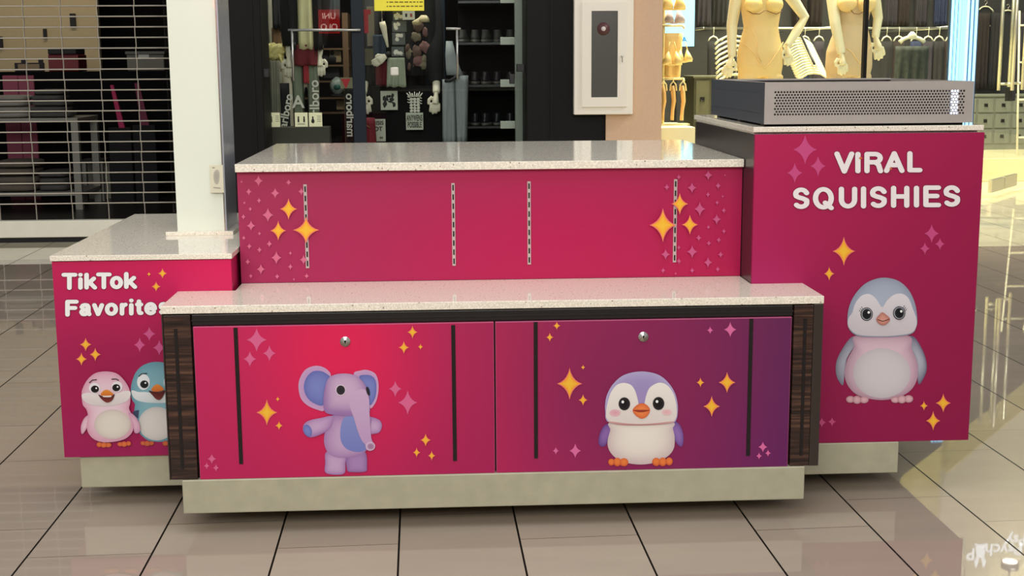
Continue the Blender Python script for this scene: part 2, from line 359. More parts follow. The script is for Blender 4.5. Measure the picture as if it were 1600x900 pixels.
# ------------------------------------------------------------------ the place: floor and walls
mb = MB(); mb.box(-9, 12, -10, 6.1, -.1, 0); struct(mb.build('floor', FLOOR))
storefl = mat('shop_floor_dark', (34, 31, 29), .3, noise_amt=.2)
mb = MB(); mb.box(-9, 1.2, 6.1, 14, -.1, 0); struct(mb.build('floor_shop', storefl))
creamst = mat('cream_marble', (232, 222, 176), .2, noise_amt=.07, nscale=6)
CX, CY = 3.62, 6.10            # the corner where the glass turns
DX, DY = .617, .787; EX, EY = 4.22, 7.51; DL = math.hypot(DX, DY); DX /= DL; DY /= DL
def along(t, off=0, z=0): return Vector((EX+DX*t+DY*off, EY+DY*t-DX*off, z))     # t metres along the slanted entrance; off towards the mall
mb = MB(); mb.prism([(CX, 6.1), (12, 6.1), (12, 14), tuple(along(8.2)[:2]), tuple(along(0)[:2])], -.1, 0); struct(mb.build('floor_mall_corner', FLOOR))
mb = MB(); mb.prism([(1.2, 6.1), (CX, 6.1), tuple(along(0)[:2]), tuple(along(8.2)[:2]), (1.2, 14)], -.1, 0); struct(mb.build('floor_shop_right', creamst))
# upper facade, pillars
mb = MB(); mb.box(-9, CX, 6.1, 6.5, 3.2, 5.6); struct(mb.build('wall_facade', wallc))
mb = MB(); mb.prism([(CX, 6.1), (EX, EY), tuple(along(9)[:2]), tuple(along(9, -.3)[:2]), tuple(along(-.25, -.3)[:2]), (CX-.3, 6.2)], 2.35, 5.6); struct(mb.build('wall_entrance_fascia', mat('pale_cream_fascia', (232, 226, 196), .7)))
pinkp = mat('pink_beige_plaster', (212, 178, 148), .7, noise_amt=.06, nscale=60)
xa = at(947, 150, 6.02).x; xb = at(1034, 150, 6.02).x
mb = MB(); mb.box(xa, xb, 6.02, 6.5, 0, 3.2); struct(mb.build('wall_pillar_pink', pinkp))
blackst = mat('black_shopfront_metal', (17, 15, 15), .55, spec=.2)
xc = at(822, 100, 6.05).x
mb = MB(); mb.box(xc, xa, 6.05, 6.5, 0, 3.2, bev=.01); mb.box(xc+.17, xc+.19, 6.04, 6.06, 0, 3.2); struct(mb.build('wall_pillar_black', blackst))
xl = at(363, 100, 6.05).x; xm = at(410, 100, 6.05).x
mb = MB(); mb.box(-1.99, xm, 6.05, 6.45, 0, 3.2, bev=.01); mb.box(xm-.07, xm-.055, 6.04, 6.06, 0, 3.2); struct(mb.build('wall_jamb_black', blackst))
mb = MB(); mb.box(xm, xc, 6.1, 6.2, 2.75, 3.2); struct(mb.build('trim_1', blackst))
# shop rooms
darkw = mat('dark_shop_wall', (20, 19, 20), .9, spec=.1)
lbeige = mat('tan_shop_wall', (190, 172, 134), .8, noise_amt=.05)
xw = at(153, 50, 10.4).x
mb = MB(); mb.box(-9, xw, 10.4, 10.5, 0, 3.2); struct(mb.build('wall_left_shop_back', lbeige))
mb = MB(); mb.box(-9, -1.75, 11.4, 11.5, 0, 3.2); mb.box(-9, -1.75, 6.5, 12, 3.2, 3.3); struct(mb.build('wall_left_shop_dark', darkw))
mb = MB(); mb.box(-1.8, -1.7, 6.45, 12, 0, 3.2); struct(mb.build('wall_left_shop_side', darkw))
mb = MB(); mb.box(-1.75, 1.3, 9.0, 9.1, 0, 3.2); mb.box(-1.75, 1.3, 6.5, 9.1, 3.2, 3.3); struct(mb.build('wall_middle_shop_back', darkw))
greyw = mat('grey_green_panel', (120, 124, 116), .6)
mb = MB(); mb.box(-1.62, -1.6, 6.5, 9.0, 0, 3.0); struct(mb.build('wall_middle_shop_side', greyw))
mb = MB(); mb.box(1.15, 1.3, 6.5, 12.5, 0, 5.6); struct(mb.build('wall_between_shops', darkw))
dw2 = mat('charcoal_shop_wall', (36, 36, 38), .7, noise_amt=.1)
mb = MB(); mb.box(1.2, 12, 12.4, 12.5, 0, 5.6); struct(mb.build('wall_right_shop_back', dw2))

# ---- shopfront glass
G = glass('shop_glass', (250, 253, 251))
mb = MB(); mb.box(xm, xc, 6.13, 6.142, .06, 2.75); struct(mb.build('window_1', G))
mb = MB(); mb.box(xb, CX, 6.10, 6.112, .02, 3.2); struct(mb.build('window_2', G))
mb = MB(); mb.prism([(CX, 6.11), (CX+.012, 6.11), (EX+.012, EY), (EX, EY)], .012, 2.35); struct(mb.build('window_3', G))
def leaf(name, t0, t1): mb = MB(); mb.prism([tuple(along(t0)[:2]), tuple(along(t1)[:2]), tuple(along(t1, -.012)[:2]), tuple(along(t0, -.012)[:2])], .012, 2.33); return struct(mb.build(name, G))
o = leaf('door_1', .04, 1.375); o2 = leaf('door_2', 1.387, 2.75)
def dirbox(mb, t0, t1, o0, o1, z0, z1): mb.prism([tuple(along(t0, o0)[:2]), tuple(along(t1, o0)[:2]), tuple(along(t1, o1)[:2]), tuple(along(t0, o1)[:2])], z0, z1, bev=.003)
brass = mat('pale_brass_metal', (206, 202, 180), .3, .75)
for o_, ta, tb in ((o, .97, 1.36), (o2, 1.40, 1.82)):
    mb = MB(); dirbox(mb, ta, tb, .012, -.026, .05, .165); mb.build('patch_fitting', brass, o_)
for o_, tb in ((o, 1.27), (o2, 1.62)):
    for off in (.06, -.06):
        mb = MB(); mb.tube([along(tb, off, .96), along(tb, off, 2.2)], .016, seg=12)
        for z in (1.02, 2.14): mb.tube([along(tb, 0, z), along(tb, off, z)], .012)
        mb.build('handle', brass, o_)
mb = MB(); dirbox(mb, 1.40, 1.52, .03, -.035, .86, .99); mb.build('lock', mat('lock_black', (20, 20, 20), .4), o2)
# black mullion in the right-hand window
xq = at(1352, 60, 6.09).x
mb = MB(); mb.box(xq-.012, xq+.012, 6.07, 6.125, 0, 3.2); struct(mb.build('trim_2', blackst))
# middle shopfront stile, hinges, patch plates, pull bars
w1 = bpy.data.objects['window_1']
xs0, xs1 = at(549, 60, 6.1).x, at(569, 60, 6.1).x
navy = mat('blue_black_metal', (22, 32, 42), .5, spec=.25)
mb = MB(); mb.box(xs0, xs1, 6.10, 6.13, .06, 2.75, bev=.004); mb.build('stile', navy, w1)
steelgrey = mat('shelf_upright_grey', (135, 140, 132), .4, .3)
for (a, b, c, d) in ((410, 421, 108, 121), (807, 819, 100, 112), (796, 804, 116, 131)):
    p, q_ = at(a, c, 6.12), at(b, d, 6.12); mb = MB(); mb.box(p.x, q_.x, 6.10, 6.16, q_.z, p.z, bev=.004); mb.build('hinge', mat('hinge_black', (18, 18, 18), .4), w1)
p, q_ = at(610, 105, 6.12), at(623, 118, 6.12)
mb = MB(); mb.box(p.x, q_.x, 6.09, 6.13, q_.z, p.z, bev=.01); mb.build('lock', mat('lock_white', (235, 232, 218), .3), w1)
for px0, px1, py, pxv in ((450, 563, 47, 456), (697, 720, 45, 714)):
    a, b = at(px0, py, 6.06), at(px1, py, 6.06); c_ = at(pxv, py, 6.06)
    mb = MB(); mb.tube([a, b], .009); mb.tube([c_, (c_.x, c_.y, c_.z-.35)], .008); mb.tube([(a.x+.02, 6.06, a.z), (a.x+.02, 6.13, a.z)], .007); mb.tube([(b.x-.02, 6.06, a.z), (b.x-.02, 6.13, a.z)], .007)
    mb.build('pull_bar', steel, w1)

# ------------------------------------------------------------------ kiosk: front cabinet
ZC, ZB, ZT, ZP = .6217, .1511, .6011, .058
fc = thing('display_cabinet', 'low front kiosk cabinet with an elephant door and a penguin door', 'cabinet', (0, .1, 0))
mb = MB(); mb.box(-.872, .872, .02, .198, ZB, ZT-.001); mb.box(-.715, .725, .198, .349, ZB, ZT-.001); mb.build('carcass', black, fc)
mb = MB(); mb.box(-.8418, .8371, -.004, .19, ZP, ZB, bev=.003); mb.box(-.70, .72, .19, .33, ZP, ZB); mb.build('plinth', plinthm, fc)
for x in (-.6, 0, .6):
    mb = MB(); mb.tube([(x, .29, 0), (x, .29, ZP)], .02, seg=14); mb.build('foot', rubber, fc)
XD0 = at(307, 630, 0).x; XDm = at(773.6, 620, 0).x; XD1 = at(1234, 615, 0).x
ZD = at(540, 507, 0).z
mb = MB(); mb.box(XD0-.004, XD1+.004, .006, .03, ZD+.002, ZT-.004, bev=.002); mb.box(XD0-.004, XD1+.004, 0.002, .03, ZD+.014, ZD+.018)
mb.build('header_rail', black, fc)
def slot_strip(mb_, x, z0, z1, y, wd, n, depth=.002):
    mb_.box(x-wd/2, x+wd/2, y-depth, y+.004, z0, z1, 0)
    for i in range(n):
        zc = z0+(z1-z0)*(i+.5)/n; h = (z1-z0)/n*.3
        mb_.box(x-wd*.22, x+wd*.22, y-depth-.0006, y, zc-h, zc+h, 1)
for name, xe, xw0, xw1, side in (('left', -.875, at(263, 620, 0).x-.004, XD0-.005, -1), ('right', .875, XD1+.005, at(1268, 600, 0).x, 1)):
    e = MB()
    if side < 0: e.box(-.875, xw0, .0, .19, ZB, ZT-.001, bev=.002)
    else: e.box(xw1, .875, .0, .19, ZB, ZT-.001, bev=.002)
    e.build('edge_post', mat('edge_dark', (50, 40, 35), .4), fc)
    e = MB(); e.box(xw0+.001, xw1-.001, 0, .02, ZB+.001, ZT-.004, bev=.001); ep = e.build('end_panel', WOOD, fc)
    xx = (xw0+xw1)/2+side*.004
    e = MB(); slot_strip(e, xx, ZB+.03, ZT-.04, 0, .009, 11, .001); e.build('slotted_strip', [slotm, holem], ep)

# left door (elephant)
def door(x0, x1, fn, edge):
    m_ = MB(); m_.col = lin(edge); m_.box(x0, x1, .0005, .018, ZB, ZD, bev=.0012); panel(m_, x0+.0015, x1-.0015, ZB+.0012, ZD-.002, 0, fn, 36, 24); return m_
m_ = door(XD0, XDm-.002, bil((194, 34, 92), (176, 30, 90), (200, 42, 98), (172, 36, 90), (.48, .8, .3, .75, (236, 32, 88))), (205, 90, 130))
a = Art(m_, 0)
for x, y, s1, s2 in ((401, 531, 15.5, 18.5), (421, 552, 10, 12.5), (390.5, 561, 10, 12.5), (617.6, 607.6, 10, 13), (637, 629, 15, 19), (331, 717, 7, 8), (323, 728, 4.5, 5.5), (337.6, 731, 4.8, 6)): a.star(x, y, s1, s2, (226, 104, 150))
for x, y, s1, s2 in ((417, 644.5, 16, 20), (434, 623.6, 3.4, 4), (436, 665, 5.8, 7), (644.5, 519, 8, 10), (631, 543, 8, 10), (657, 542, 4, 5), (665, 687.6, 8, 10), (651, 707, 5.8, 7.6), (674.5, 712, 5.8, 7.6)): a.star(x, y, s1, s2, 'Y')
dl = m_.build('door', PRINT, fc)
m_ = door(XDm+.002, XD1, bil((190, 34, 92), (106, 34, 98), (182, 38, 88), (104, 38, 88), (.45, .55, .3, .6, (142, 34, 88))), (190, 90, 130))
a = Art(m_, 0)
for x, y, s1, s2 in ((1109.6, 516, 4.8, 6), (1141, 515, 9.6, 12), (868.4, 704.4, 4.8, 6), (898.8, 704.4, 9.2, 11.6), (1192, 698.4, 7.2, 8.4), (1200, 708, 4.5, 5.6), (1186, 712.4, 4.5, 5.6)): a.star(x, y, s1, s2, (230, 112, 168))
for x, y, s1, s2 in ((870, 509, 5.6, 6.4), (859, 527, 5.6, 7), (911, 574, 3.6, 4), (890, 599.6, 19, 24), (911, 625, 7, 8.8), (1094.4, 597.6, 6, 7.6), (1136, 597.6, 12.8, 16), (1112, 635, 12.6, 16)): a.star(x, y, s1, s2, 'Y')
dr = m_.build('door', PRINT, fc)
dl['label'] = 'pink door with the elephant print'; dr['label'] = 'magenta to purple door with the penguin print'
for d_, (xa_, ya_, xb_, yb_) in ((dl, (368.5, 512, 376.5, 725)), (dl, (707.5, 508, 711.5, 720)), (dr, (837, 503, 837.5, 716)), (dr, (1174, 498, 1168.5, 712))):
    p, q_ = at(xa_, ya_, 0), at(xb_, yb_, 0); e = MB(); slot_strip(e, (p.x+q_.x)/2, q_.z, p.z, -.0008, .0105, 14, .0008); e.build('slotted_strip', [slotm, holem], d_)
for d_, px, py in ((dl, 539.5, 533.5), (dr, 1005, 526)):
    p = at(px, py, 0); e = MB()
    for r0, y0, y1, mi in ((.0135, 0, -.003, 0), (.0105, -.003, -.0055, 0), (.0065, -.0055, -.0062, 0)): e.tube([(p.x, y0, p.z), (p.x, y1, p.z)], r0, mi, 24)
    e.box(p.x-.0012, p.x+.0012, -.0068, -.005, p.z-.005, p.z+.005, 1); e.tube([(p.x, -.005, p.z+.001), (p.x, -.0068, p.z+.001)], .0026, 1, 12)
    e.build('lock', [chrome, holem], d_)

# artwork: elephant
e = MB(); A = Art(e, -.0011, 460, 560, 4.74)
LI, LD, BL, BD = (204, 170, 208), (166, 120, 178), (128, 138, 204), (104, 112, 184)
A.fan([(270, 140), (250, 90), (200, 60), (140, 57), (80, 85), (40, 150), (30, 220), (50, 300), (100, 350), (170, 380), (220, 385), (240, 300)], (188, 152, 202), (208, 164, 204), pw=3)
A.fan([(265, 150), (240, 115), (190, 93), (130, 100), (85, 150), (70, 220), (95, 290), (150, 335), (215, 345), (240, 250)], BL, BD)
A.fan([(440, 125), (490, 90), (545, 87), (600, 115), (622, 180), (620, 260), (600, 330), (560, 370), (530, 300)], (188, 152, 202), (212, 168, 206), pw=3)
A.fan([(480, 140), (530, 122), (580, 135), (605, 180), (605, 260), (590, 310), (558, 345), (540, 250)], BL, BD)
A.fan([(540, 440), (620, 450), (648, 490), (635, 540), (600, 557), (540, 550)], LI, LD)
A.fan([(240, 690), (228, 780), (230, 845), (300, 862), (370, 850), (378, 780), (375, 710)], LI, LD, pw=3)
A.fan([(395, 710), (390, 825), (430, 842), (525, 838), (538, 800), (520, 690)], (176, 138, 190), (146, 104, 164), pw=3)
A.fan([(275, 425), (240, 500), (220, 580), (225, 650), (260, 710), (330, 735), (430, 730), (500, 710), (540, 670), (560, 600), (565, 500), (560, 430), (400, 415)], (206, 172, 208), (164, 122, 178), pw=2.6, shift=(.1, -.1))
A.poly([(360, 450), (340, 530), (345, 610), (380, 665), (440, 690), (500, 690), (530, 660), (480, 560), (445, 430), (400, 425)], (138, 148, 208), (122, 130, 198))
A.fan([(285, 428), (200, 440), (110, 460), (70, 490), (65, 540), (100, 580), (150, 580), (230, 545), (275, 500)], LI, LD, shift=(0, .35))
A.ell(98, 535, 30, 46, BL, BD, rot=-.35)
A.fan([(215, 300), (225, 220), (250, 150), (300, 120), (380, 112), (460, 130), (520, 190), (550, 260), (555, 340), (550, 400), (430, 425), (330, 422), (250, 410), (220, 380)], (212, 180, 212), (158, 118, 176), (380, 230), 3, (0, .45))
A.poly([(405, 290), (430, 250), (520, 230), (552, 300), (556, 400), (562, 500), (572, 600), (597, 640), (590, 670), (560, 685), (530, 670), (525, 640), (500, 610), (470, 540), (440, 440), (415, 370)], (210, 178, 212), (196, 158, 202))
A.ell(563, 650, 35, 33, (216, 186, 214)); A.ell(565, 652, 25, 23, (168, 124, 160), (190, 150, 182))
A.ell(343, 235, 38, 41, (235, 215, 230)); A.ell(343, 235, 32, 35, (40, 36, 44), (58, 52, 60)); A.ell(545, 242, 12, 34, (40, 36, 44), rot=-.25)
e.build('elephant_print', PRINT, dl)
# artwork: penguin of the right door
CR, CR2, OR, OR2 = (246, 238, 226), (214, 192, 192), (246, 134, 66), (218, 96, 48)
e = MB(); A = Art(e, -.0011, 920, 570, 5.294)
A.fan([(195, 480), (130, 500), (90, 570), (80, 640), (100, 675), (140, 665), (175, 590), (200, 520)], (146, 108, 178), (104, 66, 138))
A.fan([(670, 490), (720, 470), (760, 510), (782, 580), (780, 650), (760, 678), (720, 640), (695, 570)], (152, 116, 186), (112, 76, 150))
A.fan([(200, 470), (178, 540), (157, 620), (162, 690), (205, 755), (290, 805), (430, 825), (560, 805), (655, 755), (703, 690), (710, 600), (695, 530), (670, 470)], CR, CR2, (430, 590), 3.4, (0, .3))
for x, y, rx, ry in ((187, 805, 27, 28), (290, 806, 37, 34), (236, 804, 31, 36), (558, 803, 34, 34), (665, 799, 29, 33), (612, 803, 32, 36)): A.ell(x, y, rx, ry, OR, OR2, shift=(0, .4))
A.fan([(137, 400), (135, 330), (150, 250), (200, 160), (290, 85), (430, 55), (570, 80), (660, 150), (715, 240), (735, 330), (735, 400), (725, 450), (700, 478), (600, 492), (430, 500), (270, 497), (170, 478), (140, 445)], (166, 148, 200), (186, 176, 216), (430, 300), 4)
A.poly([(143, 420), (150, 340), (180, 235), (230, 168), (290, 150), (350, 168), (385, 220), (405, 290), (416, 335), (440, 355), (458, 330), (473, 260), (500, 195), (550, 158), (600, 148), (655, 175), (700, 240), (722, 320), (728, 400), (718, 445), (690, 470), (560, 485), (430, 492), (300, 487), (180, 470), (150, 445)], (248, 242, 234), (232, 220, 214))
A.poly([(165, 466), (300, 484), (430, 490), (560, 482), (700, 466), (690, 478), (600, 493), (430, 501), (270, 498), (180, 480)], (224, 176, 172), (190, 130, 130))
A.ell(217, 398, 47, 30, (232, 168, 182), (236, 196, 202), 1.5); A.ell(645, 393, 43, 26, (238, 182, 188), (240, 208, 208), 1.5)
for x, y in ((294, 323), (577, 320)): A.ell(x, y, 48, 54, (18, 16, 18), (54, 50, 52), 4); A.ell(x-13, y-16, 11, 12, (255, 255, 255))
A.fan([(362, 378), (395, 335), (440, 318), (480, 333), (507, 375), (482, 425), (440, 445), (395, 425)], (248, 142, 78), (226, 108, 56)); A.poly([(372, 374), (500, 374), (470, 388), (430, 393), (395, 388)], (160, 60, 40))
e.build('penguin_print', PRINT, dr)

# ------------------------------------------------------------------ riser cabinet
YR = .3516; rc = thing('riser_cabinet', 'raised middle kiosk cabinet with sparkles at both ends and four pale slotted strips', 'cabinet', (0, .8, 0))
ZU = .9642; mb = MB(); mb.box(-.715, .727, YR+.004, 1.28, ZB, ZU-.0236); mb.build('carcass', black, rc)
m_ = MB(); m_.col = lin((170, 50, 95)); m_.box(-.718, .7275, YR+.0005, YR+.012, ZC+.0005, ZU-.0236)
panel(m_, -.7178, .7274, ZC+.0005, ZU-.0238, YR, bil((172, 44, 92), (190, 22, 80), (170, 50, 88), (180, 36, 86), (.62, .2, .35, .7, (192, 22, 84))), 40, 10)
a = Art(m_, YR)
f_ = lambda x, y: (360+x/3.1045, 210+y/3.1045)
for x, y, s1, s2 in ((54, 230, 2, 2.4), (136, 225, 7, 8.5), (282, 233, 4.3, 5), (89, 278, 4.5, 6), (217, 285, 6.8, 8.5), (344, 277, 5, 6), (139, 321, 3.8, 4.5), (68, 332, 2.3, 2.8), (96, 362, 3, 4), (182, 391, 8.8, 11.3), (63, 400, 3.6, 5), (100, 443, 6.8, 8.3), (141, 481, 2.8, 3.5), (65, 502, 3.2, 4), (189, 531, 4.5, 5.5), (92, 543, 4, 5), (141, 560, 4, 5), (291, 576, 2.8, 3.5), (223, 598, 8.3, 10.5), (355, 608, 6, 8), (84, 618, 4, 5), (291, 642, 4, 5), (148, 654, 6.5, 8.3), (99, 687, 3.2, 4), (227, 689, 3.8, 4.5), (370, 687, 3.8, 4.5), (308, 703, 2, 2.4)): a.star(*f_(x, y), s1, s2, (224, 112, 146))
for x, y, s1, s2 in ((282, 362, 12.9, 16.4), (232, 467, 12, 15.3), (367, 464, 19.8, 20)): a.star(*f_(x, y), s1, s2, 'Y')
f_ = lambda x, y: (780+x/3.1045, 210+y/3.1045)
for x, y, s1, s2 in ((871, 207, 3.6, 4.5), (1014, 198, 6.5, 8), (1095, 199, 1.8, 2.2), (813, 256, 4.5, 5.5), (935, 259, 7, 8.5), (1062, 249, 4.2, 5.5), (1013, 292, 3.4, 4.5), (1084, 301, 2, 2.5), (1057, 331, 3, 4), (973, 362, 8.8, 11.3), (1090, 369, 3.6, 4.5), (1055, 412, 6.6, 8.3), (1015, 450, 2.8, 3.5), (1090, 470, 3.2, 4.2), (968, 502, 4.3, 5.5), (1065, 512, 3.6, 4.5), (1017, 528, 3.8, 4.5), (871, 549, 3, 3.8), (936, 569, 8, 10.3), (807, 582, 6.8, 8.5), (1074, 583, 4.2, 5.2), (872, 615, 3.6, 5), (1013, 621, 6.5, 8.2), (795, 660, 3.8, 4.5), (936, 660, 3.8, 4.5), (1060, 654, 3.5, 4.5), (856, 675, 2, 2.5)): a.star(*f_(x, y), s1, s2, (208, 92, 140))
for x, y, s1, s2 in ((876, 337, 12.5, 16.5), (794, 440, 20, 25.5), (925, 438, 12, 15)): a.star(*f_(x, y), s1, s2, 'Y')
pn = m_.build('front_panel', PRINT, rc)
for x0, y0, x1, y1 in ((476, 288, 481.5, 418.7), (707.5, 286, 709.8, 415), (826, 283.4, 827.4, 413), (1055.4, 280, 1053.8, 409.7)):
    p, q_ = at(x0, y0, YR), at(x1, y1, YR); e = MB(); slot_strip(e, (p.x+q_.x)/2, q_.z, p.z, YR-.001, .0095, 9, .002); e.build('slotted_strip', [slotmetal, holem], pn)

# ------------------------------------------------------------------ left cabinet
lc = thing('side_cabinet', 'kiosk cabinet at the left with two cheerful penguins under its lettering', 'cabinet', (-.97, .7, 0))
YL = .2317; xL0, xL1, zL = -1.2139, -.7252, .711
mb = MB(); mb.box(xL0+.004, xL1-.004, YL+.013, 1.24, ZB, zL-.002); mb.build('carcass', mat('magenta_side', (190, 24, 86), .42), lc)
mb = MB(); mb.box(-1.1741, -.76, .2414, 1.1, ZP, ZB, bev=.003); mb.build('plinth', plinthm, lc)
for x in (-1.1, -.84):
    for y in (.6, 1.0): mb = MB(); mb.tube([(x, y, 0), (x, y, ZP)], .02, seg=14); mb.build('foot', rubber, lc)
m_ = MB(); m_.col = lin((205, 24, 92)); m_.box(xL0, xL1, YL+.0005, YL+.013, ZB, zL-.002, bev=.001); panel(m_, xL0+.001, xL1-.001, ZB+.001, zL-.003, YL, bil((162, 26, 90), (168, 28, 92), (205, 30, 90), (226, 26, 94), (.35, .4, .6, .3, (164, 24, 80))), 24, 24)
a = Art(m_, YL); f_ = lambda x, y: (60+x/1.8, 320+y/1.8)
for x, y, s1, s2 in ((312, 363, 10, 11), (285, 394, 9, 11.7), (340, 402, 10, 12)): a.star(*f_(x, y), s1, s2, (214, 92, 146))
for x, y, s1, s2 in ((349, 193, 7, 8), (331, 230, 7, 8), (311, 195, 3.2, 3.6), (133, 393, 8.9, 10.5), (121, 434, 8.5, 10), (160, 421, 8.5, 10.3)): a.star(*f_(x, y), s1, s2, 'Y')
pl = m_.build('front_panel', PRINT, lc)
e = MB(); A = Art(e, YL-.0003); z = lambda x: 60+x/1.8
WH = (255, 255, 252)
letters(A, [('T', 95.9, 121, 425.7, 453.6), ('i', 121.6, 129.8, 425.8, 453.2), ('k', 131.6, 151.8, 425.5, 453), ('T', 150, 174.5, 425.2, 452.5), ('o', 171.6, 192.4, 424.8, 452.4), ('k', 193.7, 214.4, 424.3, 452)], 7.3, WH)
e.build('lettering', PRINT, pl); e = MB(); A = Art(e, YL-.0003)
letters(A, [('F', 101.8, 123, 467.8, 495.4), ('a', 123.2, 143.2, 467.5, 494.6), ('v', 143.8, 162.8, 467, 494.5), ('o', 163.7, 184.6, 466.8, 494), ('r', 187, 200.2, 466.5, 493.8), ('i', 201, 209.4, 466, 493.6), ('t', 210.8, 224.6, 466.2, 493.2), ('e', 225, 245.8, 466, 493), ('s', 247, 264, 465.8, 492.8)], 7.3, WH)
e.build('lettering', PRINT, pl)
e = MB(); A = Art(e, YL-.0003, 110, 560, 6)
BLU, BLU2 = (140, 188, 200), (104, 156, 172)
A.fan([(565, 330), (575, 230), (620, 120), (700, 55), (810, 32), (920, 55), (1000, 120), (1045, 230), (1055, 330), (1040, 400), (1010, 430), (1020, 470), (1050, 560), (1050, 660), (1000, 740), (900, 775), (810, 782), (720, 765), (640, 690), (603, 600), (600, 480), (605, 430), (580, 390)], BLU, BLU2, (810, 400), 3)
A.ell(810, 612, 172, 158, (230, 224, 218), (206, 202, 200), 4)
A.poly([(575, 300), (640, 315), (700, 315), (810, 330), (920, 315), (1045, 310), (1050, 360), (1000, 400), (900, 415), (810, 418), (700, 412), (620, 390), (582, 350)], (238, 238, 238), (214, 222, 226))
A.poly([(585, 505), (640, 485), (640, 510), (632, 560)], (60, 74, 104))
for sx in (1, -1):
    q = lambda x: 810+sx*(x-810)
    A.ell(q(685), 222, 60, 74, (236, 240, 242)); A.ell(q(693), 243, 39, 37, (20, 22, 26), (44, 50, 56), 4); A.ell(q(693)+10, 230, 8, 8, (255, 255, 255)); A.line([(q(642), 168), (q(668), 145), (q(716), 141)], 9, (40, 52, 60))
for x, y, rx, ry in ((680, 795, 24, 20), (760, 795, 24, 20), (720, 798, 30, 25), (890, 797, 28, 24)): A.ell(x, y, rx, ry, (214, 108, 66), (184, 84, 54))
A.poly([(733, 302), (780, 312), (840, 315), (887, 300), (868, 355), (835, 388), (800, 378), (765, 340)], (70, 22, 22), (124, 48, 44)); A.poly([(758, 292), (782, 258), (820, 243), (862, 270), (872, 296), (820, 312), (775, 308)], (240, 150, 60), (214, 106, 44))
for x, y, rx, ry in ((270, 808, 25, 24), (355, 812, 30, 22), (312, 812, 31, 25), (465, 805, 24, 20), (545, 798, 23, 22), (503, 804, 30, 25)): A.ell(x, y, rx, ry, (232, 120, 66), (200, 92, 52))
PK, PK2 = (240, 212, 222), (222, 160, 184)
A.fan([(190, 520), (130, 560), (100, 630), (100, 690), (115, 708), (150, 660), (172, 590)], (236, 200, 212), (212, 150, 178))
A.fan([(105, 330), (120, 270), (160, 200), (230, 140), (330, 122), (430, 140), (500, 200), (550, 280), (562, 350), (560, 420), (550, 470), (575, 530), (592, 620), (580, 690), (520, 750), (420, 780), (300, 785), (210, 750), (160, 680), (155, 600), (165, 540), (150, 480), (115, 430)], PK, PK2, (340, 420), 3.2)
A.fan([(545, 510), (600, 535), (642, 600), (654, 670), (632, 702), (600, 692), (585, 620)], (230, 184, 204), (206, 148, 180))
A.ell(395, 618, 172, 139, (232, 224, 212), (214, 198, 190), 4)
A.poly([(108, 340), (160, 322), (230, 330), (340, 345), (450, 325), (510, 305), (558, 310), (563, 350), (530, 400), (430, 435), (300, 448), (180, 430), (120, 390)], (240, 232, 230), (222, 210, 210))
for x, y, px in ((226, 278, 230), (437, 265, 430)): A.ell(x, y, 52, 50, (240, 236, 238)); A.ell(px, y+10, 38, 34, (18, 16, 18), (50, 40, 44), 4); A.ell(px+12, y+2, 8, 8, (255, 255, 255))
A.line([(178, 228), (205, 204), (243, 200)], 9, (50, 34, 40)); A.line([(388, 195), (428, 193), (450, 205)], 9, (50, 34, 40))
A.poly([(262, 340), (300, 352), (380, 353), (415, 335), (392, 392), (345, 414), (300, 390)], (70, 20, 22), (130, 50, 46)); A.poly([(308, 348), (380, 348), (376, 362), (312, 362)], (240, 232, 226))
A.poly([(284, 332), (312, 302), (348, 294), (392, 322), (400, 342), (340, 350), (292, 346)], (238, 152, 58), (214, 112, 40))
e.build('penguin_print', PRINT, pl)

# ------------------------------------------------------------------ right tower
tc_ = thing('tower_cabinet', 'tall kiosk cabinet at the right with a grey penguin under its lettering', 'cabinet', (1.05, .65, 0))
YT = .2121; xT0, xT1, zT = .7284, 1.3777, 1.0406
mb = MB(); mb.box(xT0+.0005, xT1-.006, YT+.013, 1.075, ZB, zT-.002)
mb.build('carcass', mat('black_wood_side', (46, 36, 36), .3, noise_amt=.25, nscale=30), tc_)
mb = MB(); mb.box(.80, 1.1718, .1995+.01, .95, ZP, ZB, bev=.003); mb.build('plinth', plinthm, tc_)
for x in (.86, 1.1):
    for y in (.6, .85): mb = MB(); mb.tube([(x, y, 0), (x, y, ZP)], .02, seg=14); mb.build('foot', rubber, tc_)
m_ = MB(); m_.col = lin((150, 24, 78)); m_.box(xT0, xT1, YT+.0005, YT+.012, ZB, zT, bev=.001)
panel(m_, xT0+.001, xT1-.001, ZB+.001, zT-.001, YT, bil((160, 24, 84), (150, 20, 74), (188, 30, 84), (164, 26, 78), (.0, .35, .25, .3, (176, 30, 100))), 24, 30)
a = Art(m_, YT); f_ = lambda x, y: (1160+x/3.1045, 170+y/3.1045)
for x, y, s1, s2 in ((304, 198, 18.5, 23), (367, 278, 12, 16), (254, 311, 12, 16), (918, 605, 11.5, 15), (885, 678, 7.7, 10), (958, 656, 7.7, 9.7)): a.star(*f_(x, y), s1, s2, (206, 78, 134))
a.star(1300, 659, 6.2, 7.5, (214, 84, 140)); a.star(1284, 660, 7, 8, (214, 84, 140))
for x, y, s1, s2 in ((1318.5, 392.6, 17, 22), (1295.6, 427.7, 8, 11), (1443.7, 634, 6, 7.5), (1473.8, 629.8, 11.5, 14.3), (1458, 657.5, 11, 15)): a.star(x, y, s1, s2, 'Y')
pt = m_.build('front_panel', PRINT, tc_)
e = MB(); A = Art(e, YT-.0003)
WG = (248, 240, 240)
letters(A, [('V', 1303.5, 1335, 236, 272), ('I', 1336, 1345, 236.5, 271.5), ('R', 1350.5, 1380, 236.5, 271.5), ('A', 1381, 1413.5, 235.5, 271), ('L', 1417.5, 1441.5, 235.5, 270)], 8.4, WG)
e.build('lettering', PRINT, pt); e = MB(); A = Art(e, YT-.0003)
